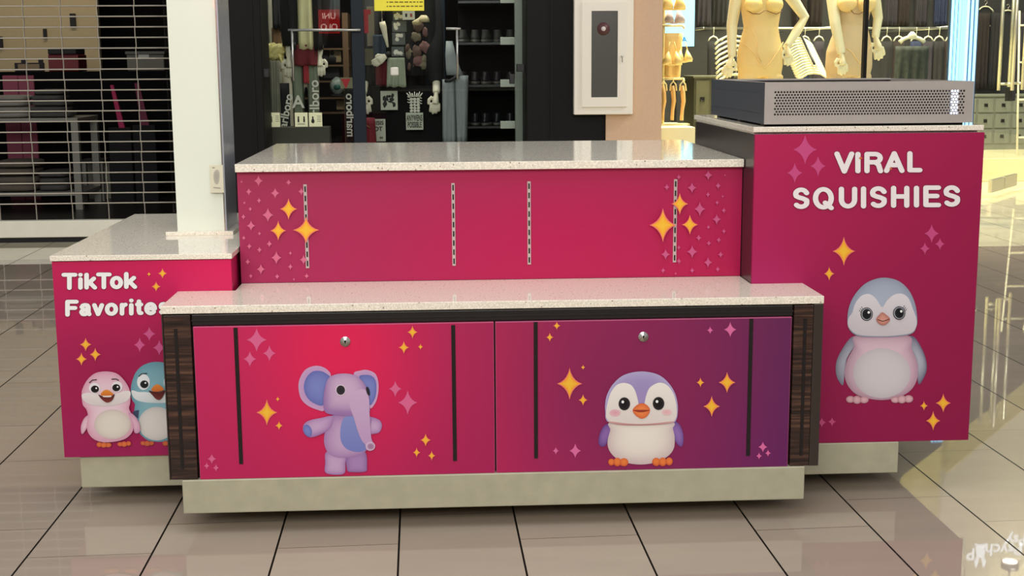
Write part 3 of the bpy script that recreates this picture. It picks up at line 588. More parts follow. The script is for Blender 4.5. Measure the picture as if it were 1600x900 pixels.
letters(A, [('S', 1237.5, 1266, 292, 327.5), ('Q', 1270, 1303, 291.5, 328), ('U', 1310.5, 1339.5, 291, 326.5), ('I', 1344.5, 1354, 290.5, 326.5), ('S', 1357.5, 1387, 290, 326), ('H', 1392, 1421, 289.5, 325.5), ('I', 1427.5, 1436.5, 289.5, 325), ('E', 1442.5, 1470.5, 289, 324.5), ('S', 1472.5, 1501.5, 288.5, 324)], 8.4, WG)
e.build('lettering', PRINT, pt)
for q in ((1345, 247, 3.2, 3.8), (1392, 263.4, 2.8, 3.4)): e = MB(); A = Art(e, YT-.0003); A.k = 20; A.star(*q, 'O'); e.build('orange_sparkle', PRINT, pt)
e = MB(); A = Art(e, YT-.0003, 1300, 420, 4.094)
GW, GW2 = (182, 184, 198), (128, 126, 146)
A.fan([(155, 430), (110, 450), (50, 540), (25, 610), (30, 690), (70, 745), (82, 650), (102, 560), (158, 470)], GW, GW2, (80, 600), 2)
A.fan([(485, 430), (530, 440), (580, 520), (605, 600), (600, 670), (555, 740), (540, 640), (510, 520), (480, 460)], GW, (104, 98, 124), (560, 590), 2)
A.fan([(160, 425), (140, 500), (95, 590), (80, 680), (110, 760), (180, 815), (310, 840), (430, 820), (510, 770), (548, 690), (545, 600), (510, 510), (480, 425)], (232, 200, 214), (186, 148, 168), (318, 620), 4)
A.ell(318, 668, 184, 160, (222, 214, 218), (206, 196, 202), 4)
for x, y, rx, ry in ((118, 835, 28, 22), (205, 838, 30, 22), (160, 838, 28, 26), (405, 838, 28, 20), (490, 832, 29, 24), (447, 835, 28, 26)): A.ell(x, y, rx, ry, (232, 184, 192), (190, 140, 152))
A.fan([(98, 330), (110, 240), (150, 160), (220, 90), (320, 57), (420, 75), (490, 135), (530, 220), (545, 310), (540, 370), (510, 415), (420, 432), (300, 437), (170, 430), (112, 390)], (178, 188, 206), (150, 158, 178), (320, 260), 4)
A.poly([(100, 350), (108, 310), (130, 280), (150, 220), (190, 172), (240, 162), (282, 192), (320, 245), (355, 200), (400, 165), (450, 160), (490, 190), (515, 250), (540, 320), (538, 370), (505, 410), (400, 427), (300, 431), (170, 422), (115, 385)], (230, 224, 230), (212, 202, 208))
for x, y in ((222, 290), (430, 283)):
    sg = -1 if x < 320 else 1
    for k in range(3): A.line([(x+sg*(26+k*6), y-34+k*10), (x+sg*(34+k*7), y-48+k*11)], 3, (50, 44, 50))
    A.ell(x, y, 39, 43, (44, 42, 48)); A.ell(x, y, 34, 38, (168, 170, 178)); A.ell(x+1, y, 29, 33, (20, 20, 24), (36, 40, 46), 3); A.ell(x+13, y-11, 8, 8, (255, 255, 255))
A.fan([(283, 322), (305, 292), (322, 279), (345, 292), (372, 322), (350, 352), (325, 360), (300, 350)], (222, 158, 142), (186, 116, 104)); A.line([(292, 325), (325, 336), (365, 323)], 5, (90, 44, 40))
e.build('penguin_print', PRINT, pt)

# ------------------------------------------------------------------ worktops
mb = MB(); mb.prism([(-.875, -.002), (.875, -.002), (.875, .2110), (.7275, .2110), (.7275, .3500), (-.717, .3500), (-.717, .2307), (-.875, .2307)], ZT, ZC, bev=.0015)
tag(mb.build('worktop', QUARTZ), 'long speckled quartz worktop on the low front cabinet, the lowest of the kiosk tops', 'worktop')
mb = MB(); mb.box(-.7200, .7270, YR-.022, 1.30, ZU-.0226, ZU, bev=.0015)
tag(mb.build('worktop', QUARTZ), 'speckled quartz worktop on the raised middle cabinet, reflecting the shops', 'worktop')
mb = MB(); mb.box(xL0-.003, xL1+.0035, YL-.006, 1.25, zL, .726, bev=.0015)
tag(mb.build('worktop', QUARTZ), 'speckled quartz worktop at the left carrying the white column', 'worktop')
mb = MB(); mb.box(xT0-.001, xT1+.002, YT+.012, 1.10, 1.0455, 1.0605, bev=.0015); mb.box(xT0+.003, xT1-.01, YT+.03, 1.07, zT-.001, 1.0457)
tag(mb.build('worktop', QUARTZ), 'narrow speckled quartz top of the tall right cabinet under the metal box', 'worktop')

# ------------------------------------------------------------------ white column
co = thing('lightbox_column', 'white square column rising from the left worktop beside the shutter', 'column', (-.88, .75, .726))
mb = MB(); mb.box(-.983, -.779, .63, .90, .726, .738, bev=.001); mb.build('base_plate', QUARTZ, co)
whitegl = mat('white_enamel', (244, 240, 228), .15, spec=.6, coat=.5)
mb = MB(); mb.box(-.950, -.806, .648, .85, .738, 2.5); mb.build('post', whitegl, co)
mb = MB(); mb.box(-.959, -.806, .64, .646, .738, 2.5, bev=.001); mb.build('cover_pane', glass('clear_acrylic', (253, 255, 254)), co)
mb = MB(); mb.box(-.8055, -.7985, .64, .85, .738, 2.5, bev=.001); mb.box(-.8062, -.803, .638, .642, .738, 2.5, 1); mb.build('side_trim', [mat('satin_grey_trim', (196, 200, 210), .2, .5), chrome], co)
p0, p1 = at(327.5, 258, .638), at(350, 301, .638)
e = MB(); e.col = lin((232, 226, 200)); e.box(p0.x, p1.x, .6365, .6395, p1.z, p0.z)
A = Art(e, .6362, 240, 240, 1); A.step = .0001
A.fan([(99, 20+5), (103, 30), (102, 44), (98, 48), (94, 42), (94, 30)], (176, 170, 158), (196, 190, 172)); A.line([(95, 22), (92, 22)], 1.2, (150, 144, 130)); A.line([(94, 53), (104, 54)], 1.5, (170, 164, 150))
e.build('notice_card', PRINT, co)

# ------------------------------------------------------------------ perforated metal box on the tower
bxm = mat('warm_grey_metal', (172, 164, 158), .4, .25, noise_amt=.06, nscale=40); bxs = mat('blue_grey_metal', (74, 78, 86), .45, .3)
bo = thing('ventilated_metal_box', 'open grey metal box with a perforated front on top of the tall cabinet', 'metal box', (1.05, .6, 1.0605))
bx0, bx1, by0, by1, bz0, bz1 = .759, 1.350, .236, .97, 1.067, 1.182
PX0, PX1, PZ0, PZ1 = at(1209, 160, by0).x, at(1508, 160, by0).x, at(1350, 180, by0).z, at(1350, 141, by0).z
mb = MB()
# front sheet as a frame round the grille opening
for (a_, b_, c_, d_) in ((bx0, bx1, bz0, PZ0), (bx0, bx1, PZ1, bz1), (bx0, PX0, PZ0, PZ1), (PX1, bx1, PZ0, PZ1)): mb.box(a_, b_, by0, by0+.003, c_, d_)
mb.build('front_sheet', bxm, bo)
# grille with real round holes (hex packed)
def perforated(x0, x1, z0, z1, y, nx, nz, r):
    m = MB(); dx = (x1-x0)/nx; dz = (z1-z0)/nz; S = 8
    for j in range(nz):
        for i in range(nx):
            sh = .5 if j % 2 else 0
            cx0 = x0+(i+sh)*dx; cx1 = min(cx0+dx, x1); cz0 = z0+j*dz; cz1 = cz0+dz
            if i == 0 and sh: m.add([(x0, y, cz0), (cx0, y, cz0), (cx0, y, cz1), (x0, y, cz1)], [(0, 1, 2, 3)])
            if cx1-cx0 < dx*.9:
                m.add([(cx0, y, cz0), (x1, y, cz0), (x1, y, cz1), (cx0, y, cz1)], [(0, 1, 2, 3)]); continue
            mx_, mz = (cx0+cx1)/2, (cz0+cz1)/2; out, inn = [], []
            for k in range(S):
                A_ = PI/4*k; c, s_ = math.cos(A_), math.sin(A_); mm = max(abs(c), abs(s_))
                out.append((mx_+c/mm*dx/2, y, mz+s_/mm*dz/2)); inn.append((mx_+c*r, y, mz+s_*r))
            m.add(out+inn, [(k, (k+1) % S, S+(k+1) % S, S+k) for k in range(S)])
    return m
nx_ = 64; perforated(PX0, PX1, PZ0, PZ1, by0+.0008, nx_, 9, .0029).build('grille', bxm, bo)
mb = MB(); mb.box(bx0, bx0+.003, by0+.003, by1, bz0, bz1); mb.box(bx0-.0015, bx0, by0+.03, by1-.02, bz0+.03, bz1-.03); mb.build('side_sheet', bxs, bo)
mb = MB(); mb.box(bx1-.003, bx1, by0+.003, by1, bz0, bz1); mb.build('side_sheet', bxm, bo)
mb = MB(); mb.box(bx0+.003, bx1-.003, by1-.003, by1, bz0, bz1); mb.build('back_sheet', bxm, bo)
mb = MB(); mb.box(bx0+.003, bx1-.003, by0+.02, by1-.003, bz0+.001, bz0+.004); mb.box(bx0+.01, bx1-.01, by0+.012, by0+.016, bz0, bz1-.01); mb.build('liner', mat('dark_inner_metal', (48, 46, 46), .6, .2), bo)
mb = MB(); mb.box(bx0+.002, bx1-.002, by0+.02, by0+.04, bz1-.006, bz1+.0005); mb.box(bx0+.002, bx1-.002, by1-.05, by1-.004, bz1-.004, bz1+.0005); mb.box(bx0+.0035, bx0+.025, by0+.04, by1-.04, bz1-.004, bz1); mb.build('top_rim', bxm, bo)
for y in (.3, .6, .9): mb = MB(); mb.box(bx0+.01, bx1-.01, y-.02, y+.02, 1.0605, bz0+.0005); mb.build('runner', mat('worn_wood_runner', (92, 80, 66), .6), bo)
px_, pz_ = at(1491, 160, by0+.01).x, 0
mb = MB()
mb.box(px_-.009, px_+.010, by0+.008, by0+.0115, PZ0, PZ1)
mb.build('led_strip', mat('led_blue_white', (190, 214, 255), .3, emit=4.5), bo)

# ------------------------------------------------------------------ fire extinguisher cabinet
fx = thing('fire_extinguisher_cabinet', 'white metal fire extinguisher cabinet with a grey glass door on the black and pink pillars', 'cabinet', (at(943, 100, 6).x, 6.0, .83))
wm = mat('cream_enamel', (246, 238, 222), .35)
fa, fb = at(897, 90, 5.95), at(989, 180, 5.95); fz0 = at(943, 179, 5.95).z; fz1 = fz0+.86; fx0, fx1 = at(897, 150, 5.95).x, at(989, 150, 5.95).x
mb = MB(); mb.box(fx0, fx1, 5.95, 6.02, fz0, fz1, bev=.006); mb.build('body', wm, fx)
d0, d1, dz0 = at(909, 160, 5.94).x, at(979, 160, 5.94).x, at(940, 167, 5.94).z; dz1 = at(940, 3, 5.94).z
g0, g1, gz0, gz1 = at(924, 100, 5.935).x, at(965, 100, 5.935).x, at(943, 152, 5.935).z, at(943, 17, 5.935).z
mb = MB()
for (a_, b_, c_, d_) in ((d0, d1, dz0, gz0), (d0, d1, gz1, dz1), (d0, g0, gz0, gz1), (g1, d1, gz0, gz1)): mb.box(a_, b_, 5.935, 5.95, c_, d_)
fd = mb.build('door', wm, fx)
mb = MB(); mb.box(g0, g1, 5.940, 5.949, gz0, gz1); mb.build('pane', mat('smoked_glass', (88, 86, 82), .18, spec=.7), fd)
p = at(943, 45, 5.94); mb = MB(); mb.tube([(p.x, 5.9398, p.z), (p.x, 5.9390, p.z)], .045, 0, 24); mb.tube([(p.x, 5.939, p.z), (p.x, 5.937, p.z)], .016, 1, 16)
mb.build('gauge', [mat('dull_red_disc', (92, 54, 54), .4), mat('white_disc', (228, 214, 210), .4)], fd)
p = at(972, 88, 5.93); mb = MB(); mb.tube([(p.x, 5.935, p.z), (p.x, 5.925, p.z)], .008, 0, 12); mb.box(p.x-.003, p.x+.003, 5.922, 5.928, p.z-.04, p.z); mb.build('latch', chrome, fd)

# ------------------------------------------------------------------ rolling shutter at the left
gx0, gx1, gy = -5.4, -1.995, 6.1
sh = thing('rolling_shutter', 'closed see-through rolling shutter of thin bars in front of the dark shop at the left', 'shutter', (-3.6, gy, 0))
creamb = mat('cream_metal_bar', (248, 243, 224), .35, noise_amt=.06, nscale=15)
mb = MB(); mb.box(gx0, gx1, 6.06, 6.14, .036, .155, bev=.006); mb.box(gx0, gx1, 6.075, 6.125, 0, .037, 1); mb.build('bottom_bar', [creamb, rubber], sh)
rodm = mat('grey_steel_rod', (196, 188, 172), .4, .3)
mb = MB(); zr = at(100, 22, gy).z % .0726; mb.tube([(gx0, gy, 0), (gx1, gy, 0)], .0050, seg=6); rod = mb.build('bar', rodm, sh)
zr0 = at(100, 318, gy).z; RS = .0723; rows = []
k = 0
while zr0+k*RS < 3.15:
    z_ = zr0+k*RS; rows.append(z_); r_ = rod if k == 0 else rod.copy()
    if k: C.objects.link(r_); r_.parent = sh
    r_.location.z = z_; k += 1
mb = MB()
for i in range(len(rows)):
    z0_ = rows[i]-RS if i else .153
    mb.box((-.0035 if i % 2 else .0005), (-.0005 if i % 2 else .0035), -.009, .009, z0_-.005, rows[i]+.006)
xk = at(48, 200, gy).x; ch0 = None; o_ = WORLD[sh.name]
m2 = MB(); m2.v = [Vector((v.x+o_.x, v.y+o_.y, v.z)) for v in mb.v]; m2.f, m2.m, m2.c, m2.sm = mb.f, mb.m, mb.c, mb.sm
ch0 = m2.build('link_chain', rodm, sh)
i = 0
for k in range(-8, 5):
    x_ = xk+k*.2535
    if not (gx0 < x_ < gx1): continue
    c_ = ch0 if i == 0 else ch0.copy()
    if i: C.objects.link(c_); c_.parent = sh
    c_.location.x = x_-o_.x; i += 1
mb = MB(); mb.box(gx1-.012, gx1+.004, 6.07, 6.13, .0, 3.2); mb.build('guide_rail', rodm, sh)

# ================================================================== what stands in the shops
def S(Y): return (Y-CAM.y)/F          # metres per photograph pixel at depth Y
def rect(x0, y0, x1, y1, Y): a_, b_ = at(x0, y0, Y), at(x1, y1, Y); return min(a_.x, b_.x), max(a_.x, b_.x), min(a_.z, b_.z), max(a_.z, b_.z)
def soft(mb, c, r, e=.4, amp=.12, sd=0, mi=0, nu=22, nv=12):
    vs = []
    sg = lambda v, p: math.copysign(abs(v)**p, v)
    for j in range(nv+1):
        ph = -PI/2+PI*j/nv
        for i in range(nu):
            th = 2*PI*i/nu; x = sg(math.cos(ph), e)*sg(math.cos(th), e); y = sg(math.cos(ph), e)*sg(math.sin(th), e); z_ = sg(math.sin(ph), e)
            k = 1+amp*noise.noise((x*2+sd, y*2, z_*2+sd)); vs.append((c[0]+x*r[0]*k, c[1]+y*r[1]*k, c[2]+z_*r[2]*k))
    fs = [(j*nu+i, j*nu+(i+1) % nu, (j+1)*nu+(i+1) % nu, (j+1)*nu+i) for j in range(nv) for i in range(nu)]
    mb.add(vs, fs, mi, smooth=True); return mb
def text(name, body, size, m, loc, parent=None, mirror=False, rot=0, ext=.001, sx=1):
    cu = bpy.data.curves.new(name, 'FONT'); cu.body = body; cu.size = size; cu.extrude = ext; cu.align_x = 'CENTER'; cu.align_y = 'CENTER'; cu.offset = size*.02; cu.space_line = .85
    t = bpy.data.objects.new(name, cu); C.objects.link(t)
    bpy.context.view_layer.update(); me = bpy.data.meshes.new_from_object(t); C.objects.unlink(t); bpy.data.objects.remove(t)
    me.transform(Matrix.Rotation(rot, 4, 'Z')); me.transform(Matrix.Scale(-1 if mirror else 1, 4, (1, 0, 0))); me.transform(Matrix.Scale(sx, 4, (1, 0, 0)))
    me.transform(Matrix.Rotation(PI/2, 4, 'X'))
    if mirror: me.flip_normals()
    me.materials.clear(); me.materials.append(m); o = bpy.data.objects.new(name, me); C.objects.link(o)
    o.location = Vector(loc)-(WORLD[parent.name] if parent else Vector((0, 0, 0))); o.parent = parent; WORLD[o.name] = Vector(loc); return o
def hand(mb, wrist, direction, side=1, L=.17, curl=.15):
    """palm, four unequal fingers and a thumb; side = where the thumb goes"""
    d = Vector(direction).normalized(); n_ = Vector((0, -1, 0)); s_ = d.cross(n_).normalized()*side; w_ = Vector(wrist)
    mb.tube([w_, w_+d*L*.15, w_+d*L*.35, w_+d*L*.5], [L*.15, L*.19, L*.25, L*.25], seg=12, flat=.6)
    for k, (ln, of, sp) in enumerate(((.42, .17, .10), (.5, .06, .03), (.46, -.05, -.04), (.36, -.15, -.12))):
        b = w_+d*L*.46+s_*L*of; dd = (d+s_*sp).normalized()
        mb.tube([b, b+dd*L*ln*.5, b+dd*L*ln*.8+n_*L*-curl*.3, b+dd*L*ln+n_*L*-curl*.6], [L*.078, L*.072, L*.066, L*.05], seg=8)
    b = w_+d*L*.2+s_*L*.16; dd = (d*.8+s_*.8).normalized()
    mb.tube([b, b+dd*L*.2, b+(dd+d).normalized()*L*.38], [L*.09, L*.08, L*.06], seg=8)

# ---- right shop: lit window with two body-form mannequins
tan = mat('tan_shapewear', (240, 206, 140), .55, noise_amt=.04, nscale=30); tan2 = mat('tan_sheer_leg', (190, 148, 98), .5); crm = mat('cream_mannequin', (238, 226, 186), .4); brac = mat('pale_yellow_satin', (246, 214, 140), .35); seam = mat('brown_seam', (120, 78, 40), .6)
YM = 6.75
plt = mat('white_plinth_paint', (240, 228, 190), .4)
mb = MB(); mb.box(1.95, 3.35, 6.35, 7.25, 0, .30, bev=.01); tag(mb.build('display_platform', plt), 'low cream platform in the right window under the two body-form mannequins', 'platform')
def mann(name, label, Y, torso, arms, legs, mats, parts, flr=.30, group=None):
    k = S(Y); P = lambda x, y, dy=0: Vector((at(x, y, Y).x, Y+dy, at(x, y, Y).z))
    b0 = P(torso[0][0], torso[-1][1]); root = thing(name, label, 'mannequin', (b0.x, Y, flr), group)
    e = MB(); rr = [(P(cx, cy_).x, Y, P(cx, cy_).z, hw*k, hw*k*df) for cx, cy_, hw, df in torso]
    e.rings(rr, 0, 24)
    for (x0_, y0_, r0_, x1_, r1_) in legs:
        a_ = P(x0_, y0_); e.tube([a_, (P(x1_, y0_).x, Y, (a_.z*.55+flr*.45)), (P(x1_, y0_).x, Y+.01, flr+.06), (P(x1_, y0_).x, Y+.01, flr+.014)], [r0_*k, r0_*.62*k, r1_*k, r1_*k*1.1], seg=14)
    e.build('body', mats[0], root, remesh=.011)
    for arm in arms:
        e = MB(); pts = [P(x, y, dy) for x, y, r, dy in arm['p']]; e.tube(pts, [q[2]*k for q in arm['p']], seg=14)
        hand(e, pts[-1], arm['d'], arm['s'], arm.get('L', .175)); e.build('arm', mats[1], root, remesh=.0045)
        if arm.get('sleeve'):
            e = MB(); n_ = arm['n']; e.tube(pts[:n_], [q[2]*k*1.5+.008 for q in arm['p'][:n_]], seg=14); e.build('sleeve', arm['sleeve'], root)
    return root, P, k
m1, P, k_ = mann('mannequin', 'cream-armed mannequin in tan shapewear with one hand on its hip', YM,
    [(1190, -62, 14, .9), (1190, -40, 34, .5), (1190, -20, 34, .6), (1189, 4, 33, .7), (1189, 24, 30, .66), (1189, 43, 27, .66), (1188, 60, 31, .66), (1188, 80, 36, .68), (1187, 104, 36, .66), (1187, 120, 33, .6)],
    [dict(p=[(1156, -42, 9, 0), (1150, 0, 10, .0), (1144, 40, 8.5, .01), (1142, 88, 6, -.03)], d=(-.3, -.1, -1), s=-1), dict(p=[(1222, -40, 9, 0), (1236, -6, 10, .02), (1259, 27, 7.5, .03), (1246, 47, 7.5, 0), (1228, 72, 5.5, -.04)], d=(.12, -.1, -1), s=1, L=.16)],
    [(1170, 118, 18, 1172, 9), (1206, 118, 18, 1204, 9)], [tan, crm], None)
e = MB()
for sx in (-1, 1): c = P(1189+sx*16, 8); e.ball((c.x, YM-.085, c.z), .072, .065, .062)
for sx in (-1, 1): c = P(1189+sx*17, -40); e.tube([(c.x, YM-.06, c.z), (P(1189+sx*16, -5).x, YM-.12, P(0, 0).z)], .006)
br = e.build('bra', brac, m1)
def onfront(pts, Y, m, root, name, wd=.004, yy=None, rx=.165, ry=.11, cx=1188):
    e = MB(); q = []
    for x, y in pts:
        p_ = at(x, y, Y); X = (p_.x-at(cx, y, Y).x)/rx; q.append((p_.x, Y-(ry+.012)*math.sqrt(max(.05, 1-X*X)), p_.z))
    e.tube(q, wd, seg=6); e.build(name, m, root)
onfront([(1163, 17), (1170, 22), (1180, 23), (1189, 17), (1197, 20), (1208, 23), (1218, 18)], YM, seam, m1, 'seam', .003, ry=.125)
light_edge = mat('shapewear_edge', (244, 206, 140), .5)
onfront([(1155, 66), (1163, 72), (1174, 84), (1181, 98), (1188, 107), (1196, 99), (1208, 84), (1216, 74), (1222, 66)], YM, light_edge, m1, 'brief_edge', .0045, ry=.115)
onfront([(1168, 45), (1173, 54), (1178, 68), (1178, 84), (1184, 96)], YM, light_edge, m1, 'panel_seam', .003, ry=.11)
m2_, P2, k_ = mann('mannequin', 'cream mannequin in beige shapewear behind the black window bar, both arms hanging', YM+.1,
    [(1333, -62, 14, .9), (1333, -40, 32, .5), (1333, -20, 32, .6), (1333, 4, 31, .7), (1332, 24, 27, .66), (1331, 40, 24, .66), (1329, 60, 31, .66), (1327, 80, 36, .68), (1326, 104, 37, .66), (1325, 120, 34, .6)],
    [dict(p=[(1303, -42, 9, 0), (1299, 0, 9.5, -.03), (1301, 38, 8.5, -.07), (1308, 84, 6.5, -.11)], d=(.12, -.1, -1), s=1), dict(p=[(1362, -40, 9, 0), (1366, 0, 10, .0), (1372, 28, 7.5, 0), (1366, 58, 6, -.03)], d=(.3, 0, -1), s=1, L=.19)],
    [(1309, 118, 18, 1312, 9), (1344, 118, 18, 1342, 9)], [mat('beige_shapewear', (214, 184, 140), .5, noise_amt=.04), crm], None)
e = MB()
for sx in (-1, 1): c = P2(1333+sx*15, 6); e.ball((c.x, YM+.01, c.z), .075, .07, .068)
e.build('bra', tan, m2_)
onfront([(1316, 76), (1324, 82), (1330, 92), (1336, 99), (1345, 88), (1356, 70)], YM+.1, light_edge, m2_, 'brief_edge', .0045, cx=1328, ry=.11)
onfront([(1320, 14), (1326, 22), (1334, 23), (1343, 18)], YM+.1, seam, m2_, 'seam', .003, cx=1333, ry=.12)

# bra and hosiery display at the left edge of the right window
x0, x1, z0, z1 = rect(1031, 199, 1086, 217, 6.5)
mb = MB(); mb.box(1.46, x1, 6.5, 7.3, 0, z1, bev=.006); tag(mb.build('display_plinth', plt), 'bright cream plinth below the hanging bras beside the pink pillar', 'plinth')
hoser = mat('display_frame_cream', (248, 230, 170), .3, .2)
yd = 6.9; st = thing('garment_stand', 'cream garment stand with two rails in the bright corner beside the pink pillar', 'stand', (at(1046, 200, yd).x, yd, z1))
for py in (40, 123):
    a_, b_ = at(1032, py, yd), at(1068, py, yd); mb = MB(); mb.tube([a_, b_], .009); mb.tube([b_, (b_.x, yd-.02, b_.z-.02)], .009); mb.build('rail', hoser, st)
p_ = at(1036, 199, yd); mb = MB(); mb.tube([(p_.x, yd+.03, z1+.001), (p_.x, yd+.03, 2.3)], .012); mb.build('post', hoser, st)
mb = MB(); mb.box(p_.x-.04, p_.x+.2, yd-.06, yd+.1, z1, z1+.008); mb.build('base', hoser, st)
def bralette(name, label, cx, cy_, w, Y, m, cat='bra'):
    t_ = thing(name, label, cat, (at(cx, cy_, Y).x, Y, at(cx, cy_, Y).z)); k = S(Y)
    for sx in (-1, 1):
        e = MB(); c = at(cx+sx*w*.27, cy_, Y); e.rings([(c.x, Y, c.z-w*.32*k, w*.26*k, .02), (c.x, Y-.02, c.z-w*.15*k, w*.26*k, .05), (c.x-sx*.005, Y-.01, c.z+w*.15*k, w*.14*k, .035), (c.x-sx*.01, Y, c.z+w*.4*k, w*.02*k, .006)], 0, 14); e.build('cup', m, t_)
    e = MB(); a_, b_ = at(cx-w*.5, cy_+w*.25, Y), at(cx+w*.5, cy_+w*.25, Y); e.tube([a_, ((a_.x+b_.x)/2, Y-.03, a_.z-.012), b_], .007); e.build('band', m, t_)
    e = MB()
    for sx in (-1, 1): e.tube([at(cx+sx*w*.25, cy_-w*.35, Y), at(cx+sx*w*.1, cy_-w*.9, Y)], .004)
    e.build('strap', m, t_); return t_
bralette('bralette', 'yellow bra at the top of the display beside the pink pillar', 1052, 4, 36, yd-.06, brac)
bralette('bralette', 'lavender grey bra hanging just under the yellow one', 1053, 26, 32, yd+.06, mat('lavender_fabric', (196, 180, 190), .5))
bralette('bralette', 'pale yellow triangle bra at the display centre, nearest the pillar', 1050, 92, 30, yd-.08, brac)
bralette('bralette', 'pale yellow triangle bra to the right of the tan bodysuit', 1068, 88, 26, yd-.03, mat('pale_cream_fabric', (248, 222, 150), .45))
e = MB(); x0, x1, z0_, z1_ = rect(1036, 52, 1066, 122, yd+.06); e.cloth(x0, x1, yd+.06, z0_, z1_, .035, 1.5, .01, taper=.8); tag(e.build('bodysuit', tan), 'tan bodysuit hanging behind the triangle bras', 'bodysuit')
for i, (xx, lb) in enumerate(((1037, 'tan hosiery form partly hidden by the pink pillar'), (1052, 'tan hosiery form hanging in the middle of three'), (1067, 'tan hosiery form hanging furthest from the pillar'))):
    t_ = thing('hosiery_form', lb, 'hosiery', (at(xx, 132, yd-.05).x, yd-.05, at(xx, 188, yd).z)); k = S(yd)
    e = MB(); q = lambda x, y, dy=0: (at(x, y, yd-.05).x, yd-.05+dy, at(x, y, yd-.05).z)
    e.tube([q(xx-1, 134), q(xx, 145), q(xx+1, 158), q(xx-1, 172), q(xx-2, 188)], [5*k, 7*k, 6.5*k, 5*k, 5.5*k], seg=12, flat=.5); e.build('stocking', mat('stocking_tan', (238, 190, 120), .5), t_)
    e = MB(); e.tube([q(xx-5, 142), q(xx-4, 132), q(xx, 127), q(xx+4, 132), q(xx+5, 142)], .006); e.tube([q(xx, 127), q(xx, 121)], .004); e.build('hanger_loop', hoser, t_)
e = MB(); x0, x1, z0_, z1_ = rect(1026, -26, 1086, 74, 7.45); e.box(x0, x1, 7.45, 7.49, z0_, z1_); scr = thing('display_screen', 'bright pale blue display screen behind the bras', 'screen', ((x0+x1)/2, 7.45, z0_))
e.build('casing', mat('screen_casing', (20, 20, 22), .4), scr); e = MB(); e.box(x0+.008, x1-.008, 7.446, 7.4502, z0_+.008, z1_-.008); e.build('screen', mat('screen_blue_white', (150, 214, 246), .3, emit=1.25), scr)
text('lettering', 'A', .06, mat('screen_letter_blue', (40, 120, 200), .4, emit=.5), ((x0+x1)/2+.07, 7.443, z0_+.06), scr)
e = MB(); e.box((x0+x1)/2-.02, (x0+x1)/2+.02, 7.47, 7.5, 0, z0_+.01); e.build('stand', mat('screen_casing', (20, 20, 22), .4), scr)

# drawer cabinets
def drawers(name, label, x0, x1, z0, z1, Y, nc, nr, m, knob, dep=.45):
    t_ = thing(name, label, 'drawer cabinet', ((x0+x1)/2, Y, z0)); e = MB(); e.box(x0, x1, Y, Y+dep, z0, z1-.02); e.build('body', m, t_)
    e = MB(); e.box(x0-.015, x1+.015, Y-.02, Y+dep, z1-.02, z1, bev=.004); e.build('top', m, t_)
    w_, h_ = (x1-x0)/nc, (z1-.03-z0-.06)/nr
    for i in range(nc):
        for j in range(nr):
            a0, b0 = x0+i*w_, z0+.06+j*h_; e = MB(); e.box(a0+.012, a0+w_-.012, Y-.014, Y-.0005, b0+.01, b0+h_-.01, bev=.003); d_ = e.build('drawer', m, t_)
            e = MB(); c0 = a0+w_/2; cz = b0+h_/2; e.box(c0-.02, c0+.02, Y-.018, Y-.014, cz-.016, cz+.02); e.tube([(c0-.014, Y-.02, cz), (c0-.012, Y-.034, cz-.014), (c0+.012, Y-.034, cz-.014), (c0+.014, Y-.02, cz)], .004, seg=6); e.build('knob', knob, d_)
    return t_
kn = mat('dark_drawer_pull', (40, 40, 36), .4, .6)
x0, x1, z0, z1 = rect(1083, 240, 1160, 118, 8.0); drawers('drawer_cabinet', 'olive grey drawer cabinet behind the metal box, near the bra display', x0, x1, 0, z1, 8.0, 3, 3, mat('olive_paint', (92, 92, 72), .5), kn)
PZ = .24
mb = MB(); mb.box(3.4, 11, 9.9, 12.39, 0, PZ, bev=.008); tag(mb.build('raised_platform', creamst), 'raised cream marble step inside the glass entrance at the right', 'platform')
x0, x1, z0, z1 = rect(1496, 226, 1690, 147, 11.2); drawers('drawer_cabinet', 'long white-grey drawer cabinet on the marble step beyond the glass doors', x0, x1, PZ, z1, 11.2, 7, 3, mat('grey_white_paint', (122, 125, 114), .5), kn)
# leaning ladder rack
lad = thing('ladder_rack', 'thin cream leaning ladder rack beyond the glass doors', 'rack', (at(1597, 235, 10.3).x, 10.3, PZ)); lx = at(1583, 238, 10.3).x; lw = mat('cream_tube', (230, 224, 196), .4)
for dx in (0, .42): mb = MB(); mb.tube([(lx+dx, 10.2, PZ+.014), (lx+.18+dx*.6, 10.75, 1.75)], .012); mb.build('rail', lw, lad)
for t_ in (.12, .37, .62, .87): mb = MB(); mb.tube([(lx+.18*t_, 10.2+.55*t_, PZ+1.56*t_), (lx+.18*t_+.42-.168*t_, 10.2+.55*t_, PZ+1.56*t_)], .01); mb.build('rung', lw, lad)
# blue-white light strips at the glass corner
led = mat('led_ice_blue', (150, 208, 250), .3, emit=1.8)
for nm, pxs, Y, lb in (('left', (1488, 1493.5, 1499, 1504), 6.55, 'ice-blue vertical light strips nearest the window corner, left group of two'), ('right', (1512, 1518.5, 1525), 6.85, 'ice-blue vertical light strips nearer the glass doors, right group of two')):
    t_ = thing('light_column', lb, 'light', (at(pxs[1], 100, Y).x, Y, 0))
    mb = MB(); mb.box(at(pxs[0]-1, 100, Y).x-.02, at(pxs[-1]+1, 100, Y).x+.01, Y+.03, Y+.06, 0, 1.80); mb.build('backing', mat('light_backing', (60, 70, 80), .3), t_)
    for p in pxs: x_ = at(p, 60, Y).x; mb = MB(); mb.box(x_-.0055, x_+.0055, Y, Y+.03, .05, 1.76); mb.build('light_strip', led, t_)

